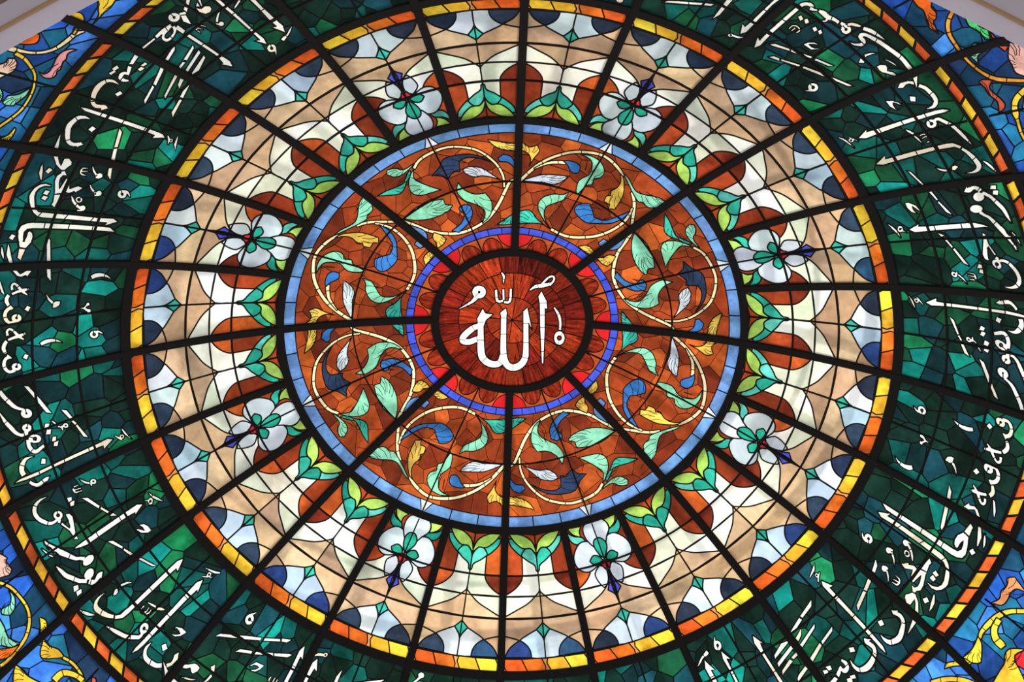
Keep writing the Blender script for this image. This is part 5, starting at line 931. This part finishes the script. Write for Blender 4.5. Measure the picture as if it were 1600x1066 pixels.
def frame_bar(name, pts, w, depth, top=-0.03):
    vs, fs = [], []
    p = [Vector(uv(*q)) for q in pts]
    n = len(p)
    closed = (p[0] - p[-1]).length < 1e-4
    for i in range(n):
        if closed:
            a, b = p[i - 1 if i else n - 2], p[i + 1 if i < n - 1 else 1]
        else:
            a, b = p[max(i - 1, 0)], p[min(i + 1, n - 1)]
        t = (b - a).normalized(); nn = Vector((-t.y, t.x))
        mid = depth * 0.75 + top * 0.25 if top < -0.5 else depth * 0.75
        for off, dep in ((w * 0.5, top), (w * 0.5, mid), (w * 0.40, depth), (-w * 0.40, depth), (-w * 0.5, mid), (-w * 0.5, top)):
            q = p[i] + nn * off
            vs.append(dome(q.x, q.y, dep))
    for i in range(n - 1):
        for k in range(6):
            a = i * 6 + k; b = i * 6 + (k + 1) % 6
            fs.append((a, b, b + 6, a + 6))
    if not closed:
        fs.append(tuple(range(6))); fs.append(tuple(range((n - 1) * 6, n * 6)))
    return mesh_object(name, vs, fs, MAT['steel'], frame, dome(0, 0))


def ring_pts(r, n=144):
    return [(r, 360.0 * i / n) for i in range(n + 1)]


for r, w, d in ((0.786, 0.084, 0.02), (2.328, 0.078, 0.02), (3.768, 0.086, 0.02), (4.951, 0.026, 0.012), (5.072, 0.052, 0.012)):
    frame_bar('ring', ring_pts(r), w, d)
for k in range(24):
    th = 15.0 * k
    wmid = 0.078
    pts = []
    r = 0.80 if k % 3 == 0 else 2.33
    r_end = 5.95 if (30 <= th <= 150 or 210 <= th <= 330) else 5.10
    while r < r_end:
        pts.append((r, th)); r += 0.12 if r < 5.1 else 0.02
    pts.append((r_end, th))
    pts = [q for q in pts if inside_arches(*uv(*q))]
    frame_bar('rib', pts, wmid, 0.025)

# the weather roof over the stained glass: slim steel ribs and rings whose shadows fall on the glass
for r, w in ((1.5, 0.10), (2.55, 0.10), (2.95, 0.05), (3.40, 0.10), (4.35, 0.10), (5.3, 0.10)):
    frame_bar('roof_ring', ring_pts(r, 96), w, -0.95, -1.05)
for k in range(24):
    frame_bar('roof_rib', [(1.5 + 0.38 * i, 15.0 * k + 4) for i in range(11)], 0.09, -0.95, -1.05)

# ------------------------------------------------------------------ central medallion
P = Panel('medallion', 'round red streaky glass medallion with white Arabic lettering at the dome centre', 'stained glass', None, 0.0, 0.76, 0, 360, seed=5, grid=0.08)
rng = P.rng
reds = [(104, 27, 14), (126, 37, 17), (148, 47, 20), (116, 28, 17), (88, 21, 12)]
for (rb, n, o) in ((0.77, 22, 4), (0.545, 15, 0), (0.262, 8, 6)):
    st = 360.0 / n
    for k in range(n):
        c = rng.choice(reds) if n > 8 else (146, 48, 22)
        P.piece(sector(0.002, rb, o + k * st, o + (k + 1) * st, 8), 'bg', 'streaky_background', c, 'streaky', 0.009, 0.18)
for i, shapes in enumerate(MEDALLION):
    sh = Shape()
    for q in shapes:
        sh.add(*parse(q))
    P.piece(sh, 'l%d' % i, 'letter', C['white'], 'plain', 0.013, 0.01, halo=True)
    cuts(P, 'l%d' % i, sh, 0.16, 0.006)
P.build()

# ------------------------------------------------------------------ eight scroll panels around it
brown = [(160, 68, 32), (150, 62, 30), (128, 50, 26), (172, 76, 34), (192, 90, 38), (116, 46, 25), (156, 64, 30), (166, 70, 32)]
for j in range(8):
    kind = 'A' if j % 2 == 0 else 'B'
    t0 = 45.0 * j
    what = 'gold leaf inside its spiral' if kind == 'A' else 'dark blue leaf inside its spiral'
    P = Panel('scroll_panel', 'rust-brown scroll panel at the %s clock position, %s' % (clock(t0 + 22.5), what), 'stained glass',
              'brown scroll panels around the medallion', 0.80, 2.32, t0, t0 + 45, seed=100 + j, grid=0.10)
    rng = P.rng
    for c in voronoi(rng, 1.06, 2.20, t0, t0 + 45, 40, 0.6):
        P.piece(poly(c), 'bg', 'background_shards', rng.choice(brown), 'cathedral', 0.0055, 0.08)
    P.piece(sector(0.79, 1.01, t0, t0 + 45, 12), 'in', 'orange_ground', (172, 76, 34), 'cathedral', 0.010)
    for k, cc in enumerate((15.0, 30.0)):
        pts = [(0.79, t0 + cc - 7.4)] + [(0.80 + 0.175 * max(0, math.sin(math.pi * i / 10)) ** 0.55, t0 + cc - 7.4 + 14.8 * i / 10) for i in range(11)] + [(0.79, t0 + cc + 7.4)]
        P.piece(poly(pts), 'p%d' % k, 'petal', (136, 40, 20), 'streaky', 0.010, label='streaky dark red petal')
    for k, cc in enumerate((0.0, 45.0)):
        pts = [(1.005 - 0.165 * math.sqrt(max(0, 1 - (x / 10.4) ** 2)), t0 + cc + x) for x in [-10.4 + 20.8 * i / 16 for i in range(17)]]
        pts += [(1.01, t0 + cc + 10.4 - 20.8 * i / 8) for i in range(9)]
        P.piece(poly(pts), 'h%d' % k, 'half_disc', (206, 34, 36), 'plain', 0.010, label='bright red half disc')
    for k in range(6):
        P.piece(sector(1.000, 1.078, t0 + 7.5 * k, t0 + 7.5 * k + 7.5, 4), 'v%d' % k, 'border_segment', (64, 82, 200), 'cathedral', 0.009, sub='inner_border')
    for k in range(6):
        P.piece(sector(2.180, 2.32, t0 + 7.5 * k, t0 + 7.5 * k + 7.5, 4), 's%d' % k, 'border_segment', (112, 156, 216), 'cathedral', 0.012, 0.08, sub='outer_border')
    for k, (x0, x1) in enumerate(((-1.9, 0), (0, 1.9))):
        P.piece(poly([(2.175, t0 + 22.5 + x0), (2.32, t0 + 22.5), (2.175, t0 + 22.5 + x1)]), 'w%d' % k, 'triangle', (226, 234, 236), 'plain', 0.010)
    src, d = (SCROLL_A, t0) if kind == 'A' else (SCROLL_B, t0 + 45.0)
    for i, (part, colr, shapes) in enumerate(src):
        sh = Shape()
        for q in shapes:
            sh.add(*parse(q, d), smooth=True)
        c = C['stem'] if part == 'stem' else C[colr]
        P.piece(sh, 'x%d' % i, part, c, 'cathedral' if part != 'stem' else 'plain', 0.011, 0.07, label='%s %s' % (WORD[colr], part))
        if part == 'leaf':
            veins(P, 'x%d' % i, sh)
        elif part == 'stem':
            cuts(P, 'x%d' % i, sh, 0.15, 0.008)
    P.line([(0.83, t0 + 22.5), (2.30, t0 + 22.5)], 0.016)
    P.line([(1.615, t0 + x) for x in range(0, 46, 3)], 0.016)
    P.build()

# ------------------------------------------------------------------ twenty-four pale panels
for k in range(24):
    t0 = 15.0 * k
    tm = t0 + 7.5
    flower = k % 3 == 1
    if flower:
        P = Panel('flower_panel', 'pale middle-ring panel at the %s clock position, with a grey-white flower' % clock(tm), 'stained glass', 'flower panels of the pale middle ring', 2.34, 3.75, t0, t0 + 15, seed=200 + k)
    else:
        P = Panel('arch_panel', 'pale middle-ring panel at the %s clock position, with rust arches and green leaf pair' % clock(tm), 'stained glass', 'arch panels of the pale middle ring', 2.34, 3.75, t0, t0 + 15, seed=200 + k)
    rng = P.rng
    P.piece(sector(2.33, 3.62, t0, t0 + 15, 8), 'bg', 'cream_ground', C['cream'], 'opal', 0.014)
    P.piece(sector(2.33, 2.44, t0, t0 + 15, 8), 'rg', 'rust_ground', (158, 64, 32), 'cathedral', 0.013)
    names = {'arch': 'arch', 'cream': 'cream_field', 'tanlow': 'tan_field', 'tanup': 'tan_corner', 'navy': 'navy_petal', 'pale': 'pale_blue_field', 'diamond': 'diamond', 'teal1': 'leaf_tip', 'teal2': 'leaf_fold', 'lime': 'leaf', 'base': 'rust_ground'}

    SPLIT = {'arch': (2.795, True, 'arch_head', [(140, 56, 32), (122, 46, 28), (160, 64, 32), (198, 90, 40)]),
             'cream': (3.006, True, 'cream_field', [(252, 250, 236), (240, 240, 214), (222, 230, 204), (232, 236, 216)]),
             'tanlow': (3.225, False, 'tan_field', [(214, 178, 140), (200, 164, 128), (190, 156, 122), (180, 150, 122)])}

    def put(src, mirror, skip=()):
        for part, colr, shapes in src:
            if part in skip:
                continue
            sh = Shape()
            for q in shapes:
                kk, pp = parse(q, 0.0, mirror)
                if part in ('tanlow', 'pale', 'diamond', 'cream', 'teal2', 'lime', 'base', 'violet'):
                    sg = -1 if mirror else 1
                    pp = [(r, 0.0 if t * sg > -0.3 else t) for r, t in pp]
                pp = [(r, tm + t) for r, t in pp]
                sh.add(kk, pp, smooth=True)
            c = C[colr]
            if part == 'navy':
                c = rng.choice([(40, 52, 80), (34, 46, 66), (48, 82, 116), (42, 64, 122), (44, 54, 72), (36, 46, 64), (50, 66, 88)])
            if part == 'pale':
                c = rng.choice([(206, 222, 232), (186, 212, 232), (218, 228, 232), (200, 220, 222)])
            if part == 'cream':
                c = rng.choice([(252, 250, 238), (248, 246, 222), (228, 236, 208), (252, 248, 226)])
            if part in ('tanlow', 'tanup'):
                c = rng.choice([(214, 178, 140), (204, 166, 128), (222, 190, 150), (196, 160, 128)])
            if part == 'arch':
                c = rng.choice([(170, 70, 34), (150, 58, 30), (206, 96, 40), (140, 56, 30)])
            if part.startswith('teal'):
                c = rng.choice([(52, 176, 152), (38, 156, 134), (96, 202, 184)])
            nm = names.get(part, part)
            P.piece(sh, part + ('m' if mirror else ''), nm, c, MATFOR.get(colr, 'cathedral'), 0.0155, 0.07,
                    sub='flower' if nm in ('petal', 'flower_centre', 'flower_eye') else 'leaf_pair' if nm.startswith('leaf') else None)
            if part in SPLIT:       # a second sheet of glass beyond the cross bar
                r_cut, outer, nm2, tones = SPLIT[part]
                s2 = Shape().add_flat(clip_radius(sh.outlines[0][1], r_cut, outer))
                P.piece(s2, part + ' split' + str(mirror), nm2, rng.choice(tones), MATFOR.get(colr, 'cathedral'), 0.0155, 0.07)
    for mir in (False, True):
        put(TULIP, mir, () if not flower else ('teal1', 'teal2', 'lime', 'base'))
    if flower:
        for mir in (False, True):
            # rust ground behind the flower, then leaves
            a = [(2.33, -7.5), (2.70, -7.5), (2.70, -3.6), (2.33, 0.0)]
            P.piece(poly([(r, tm + (-t if mir else t)) for r, t in a]), 'fg%d' % mir, 'rust_ground', rng.choice([(170, 70, 34), (150, 58, 30)]), 'cathedral', 0.013)
        names.update({'petals': 'petal', 'petall': 'petal', 'petalb': 'petal', 'core1': 'flower_centre', 'core2': 'flower_centre', 'red': 'flower_eye', 'violet': 'violet_lozenge'})
        by = {x[0]: x for x in FLOWER}
        leafy = [by['teal1'], by['lime']]
        vio = [by['violet']]
        pet = [by['petals'], by['petall']]
        cor = [by['core1'], by['red']]
        for mir in (False, True):
            put(leafy, mir)
        for mir in (False, True):
            put(vio, mir)
        for mir in (False, True):
            put(pet, mir)
        put([by['petalb']], False)
        for mir in (False, True):
            put(cor, mir)
        put([by['core2']], False)
    # orange and yellow border
    e0, e1 = t0 + 0.55, t0 + 14.45
    br = [(250, 202, 58), (250, 186, 52), (240, 116, 38), (230, 96, 36)]
    P.piece(sector(3.612, 3.76, t0, t0 + 15, 6), 'bb', 'border_ground', (226, 150, 90), 'plain', 0.014)
    span = (e1 - e0 - 0.5) / 4
    for q in range(4):
        a = e0 + q * span + (0.5 if q >= 2 else 0)
        b = a + span
        pts = [(3.612, a + (0.55 if q else 0.3)), (3.612, b + (0.55 if q < 3 else -0.0)), (3.69, b + (0.0 if q < 3 else 0.0)), (3.735, b - (0.55 if q < 3 else 0.45)), (3.735, a - (0.55 if q else -0.45)), (3.70, a)]
        if q == 0:
            pts = [(3.612, a + 0.45), (3.612, b + 0.5), (3.735, b - 0.5), (3.735, a + 0.1), (3.66, a)]
        elif q == 1:
            pts = [(3.612, a + 0.5), (3.612, b - 0.1), (3.66, b + 0.1), (3.735, b - 0.5), (3.735, a - 0.5)]
        elif q == 2:
            pts = [(3.612, a + 0.45), (3.612, b + 0.5), (3.735, b - 0.5), (3.735, a - 0.05), (3.69, a - 0.15)]
        else:
            pts = [(3.612, a + 0.5), (3.612, b), (3.69, b), (3.735, b - 0.45), (3.735, a - 0.5)]
        P.piece(poly(pts), 'b%d' % q, 'border_segment', br[q], 'cathedral', 0.014, 0.10, label='%s border segment' % ('yellow' if q < 2 else 'orange'), sub='border')
    P.line([(2.37, tm), (3.62, tm)], 0.014)
    P.line([(3.225, t0 + x) for x in (0, 3, 6, 9, 12, 15)], 0.021)
    P.line([(3.006, t0 + x) for x in (0, 3, 6, 9, 12, 15)], 0.012)
    P.line([(2.795, t0 + x) for x in (0, 3, 6, 9, 12, 15)], 0.021)
    P.build()

# ------------------------------------------------------------------ twenty-four green lettered panels
LET = []
for toks in LETTERS:
    allp = [q for t in toks for q in parse(t)[1]]
    LET.append((toks, min(t for _, t in allp), max(t for _, t in allp)))
greens = [((16, 40, 32), 30), ((20, 50, 42), 18), ((18, 48, 52), 13), ((16, 88, 82), 14), ((18, 132, 122), 11), ((22, 78, 50), 9), ((28, 126, 78), 8), ((22, 68, 78), 10)]
for k in range(24):
    t0 = 15.0 * k - 180.0
    tm = t0 + 7.5
    P = Panel('lettered_panel', 'dark green shard panel with white Arabic lettering at the %s clock position' % clock(tm), 'stained glass', 'green lettered panels of the outer ring', 3.79, 5.06, t0, t0 + 15, seed=400 + k)
    rng = P.rng
    bag = [c for c, n in greens for _ in range(n)]
    for c in voronoi(rng, 3.78, 4.96, t0 - 0.1, t0 + 15.1, 36, 0.42):
        P.piece(poly(c), 'bg', 'background_shards', rng.choice(bag), 'deep', 0.012, 0.12)
    n = 0
    for rot in (0, 180):
        sh_off = 180.0 if rot else 0.0
        for toks, a, b in LET:
            for wrap in (0, -360):
                d = sh_off + wrap
                if b + d < t0 or a + d > t0 + 15:
                    continue
                sh = Shape()
                for tok in toks:
                    sh.add(*parse(tok, d))
                tone = (255, 252, 238) if rng.random() < 0.75 else (252, 238, 212)
                allq = [q for _k, o in sh.outlines for q in o]
                big = max(max(x for x, _ in allq) - min(x for x, _ in allq), max(y for _, y in allq) - min(y for _, y in allq))
                P.piece(sh, 'l%d' % n, 'letter_stroke', tone, 'plain', 0.017 if big > 0.32 else 0.007, 0.02, halo=True)
                cuts(P, 'l%d' % n, sh, 0.24, 0.009)
                n += 1
    P.piece(sector(4.945, 5.07, t0, t0 + 15, 8), 'bb', 'border_ground', (60, 30, 20), 'plain', 0.012)
    for q in range(6):
        a = t0 + 0.45 + q * 2.36; b = a + 2.2
        P.piece(poly([(4.955, a + 0.45), (4.955, b + 0.45 if q < 5 else b), (5.04, b - 0.45), (5.04, a - 0.45 if q else a)]), 'b%d' % q, 'border_segment', (250, 190, 56) if q % 2 == 0 else (226, 98, 46), 'cathedral', 0.014, 0.10,
                label='%s border segment' % ('yellow' if q % 2 == 0 else 'orange'), sub='border')
    P.line([(4.19, t0 + x) for x in range(0, 16, 3)], 0.022)
    P.line([(4.565, t0 + x) for x in range(0, 16, 3)], 0.022)
    P.line([(3.80, tm), (4.94, tm)], 0.020)
    P.build()

# ------------------------------------------------------------------ blue panels of the corners
blues = [(44, 96, 196), (60, 120, 216), (36, 78, 150), (40, 120, 168), (26, 66, 96), (34, 104, 140), (70, 136, 226), (30, 54, 84)]
CORN = []
for part, colr, shapes in CORNER:
    pts = [q for t in shapes for q in parse(t)[1]]
    CORN.append((part, colr, shapes, min(t for _, t in pts), max(t for _, t in pts)))
PLACE = {-75: 'left edge', -60: 'upper left corner', -45: 'upper left corner', 30: 'upper right corner', 45: 'upper right corner', 60: 'right edge', 90: 'right edge', -105: 'left edge', 75: 'right edge', -90: 'left edge', 135: 'bottom edge', -150: 'bottom edge',
         -120: 'lower left', -135: 'bottom left corner', 105: 'lower right', 120: 'bottom right corner'}
for t0 in (-105, -75, -60, -45, 30, 45, 60, -135, -120, 90, 105, 120, 75, -90, 135, -150):
    P = Panel('corner_panel', 'blue shard panel with coloured leaves at the %s clock position, %s' % (clock(t0 + 7.5), PLACE[t0]), 'stained glass', 'blue corner panels outside the green ring', 5.07, 5.95, t0, t0 + 15, seed=600 + t0, cut_lines=ARCH_CUTS)
    rng = P.rng
    P.clip = inside_arches
    for c in voronoi(rng, 5.06, 5.96, t0 - 0.1, t0 + 15.1, 26, 0.5):
        P.piece(poly(c), 'bg', 'background_shards', rng.choice(blues), 'cathedral', 0.011, 0.15)
    for i, (part, colr, toks, a, b) in enumerate(CORN):
        if b < t0 or a > t0 + 15:
            continue
        sh = Shape()
        for q in toks:
            sh.add(*parse(q), smooth=True)
        P.piece(sh, 'x%d' % i, part, C['stem'] if colr == 'cream' else C[colr], 'cathedral', 0.012, 0.06, label='%s %s' % (WORD[colr], part))
        if part == 'leaf':
            veins(P, 'x%d' % i, sh)
        elif part == 'stem':
            cuts(P, 'x%d' % i, sh, 0.13, 0.008)
    P.line([(5.12, t0 + 7.5), (5.95, t0 + 7.5)], 0.018)
    P.build()

# ------------------------------------------------------------------ plaster arches of the near wall (they cut off the upper corners)
def arch(name, ang, dist, a0, a1):
    """profile turned about the horizontal axis through the dome centre; the glass meets the wall plane in a circle"""
    nx, ny = math.sin(ang * RAD), -math.cos(ang * RAD)
    tx, ty = -ny, nx
    rho = math.sqrt(R * R - dist * dist)
    specs = (('stone', [(0.0, -0.02), (-0.02, 0.0), (-0.02, 0.14)]), ('gold', [(-0.02, 0.14), (-0.04, 0.145), (-0.045, 0.16), (-0.04, 0.178), (-0.02, 0.185)]),
             ('stone', [(-0.02, 0.185), (0.015, 0.19), (0.015, 0.33), (0.04, 0.335)]), ('umber', [(0.04, 0.335), (0.02, 0.345), (0.02, 0.40)]), ('stone', [(0.02, 0.40), (0.08, 0.41), (0.9, 0.41)]))
    root = None
    for i, (mt, prof) in enumerate(specs):
        vs, fs = [], []
        n = 40
        for s in range(n + 1):
            a = (a0 + (a1 - a0) * s / n) * RAD
            for dr, dn in prof:
                rr = rho + dr
                along, up = rr * math.sin(a), rr * math.cos(a)
                q = dist + dn
                vs.append(Vector((nx * q + tx * along, ny * q + ty * along, ZC + up)))
        m = len(prof)
        for s in range(n):
            for j in range(m - 1):
                b = s * m + j
                fs.append((b, b + 1, b + m + 1, b + m))
        if root is None:
            root = bpy.data.objects.new(name, None)
            root.location = Vector((nx * dist, ny * dist, ZC + rho))
            root['kind'] = 'structure'
            root['label'] = 'lavender grey plaster arch with a gold bead, %s corner' % ('upper left' if ang < 0 else 'upper right')
            root['category'] = 'arch'
            COL.objects.link(root)
        o = mesh_object({'stone': 'plaster_band', 'gold': 'gold_bead', 'umber': 'umber_band'}[mt], vs, fs, MAT[mt], root, root.location.copy(), None, True)


arch('trim_1', ARCHES[0][0], ARCHES[0][1], -27, 22)
arch('trim_2', ARCHES[1][0], ARCHES[1][1], -22, 27)
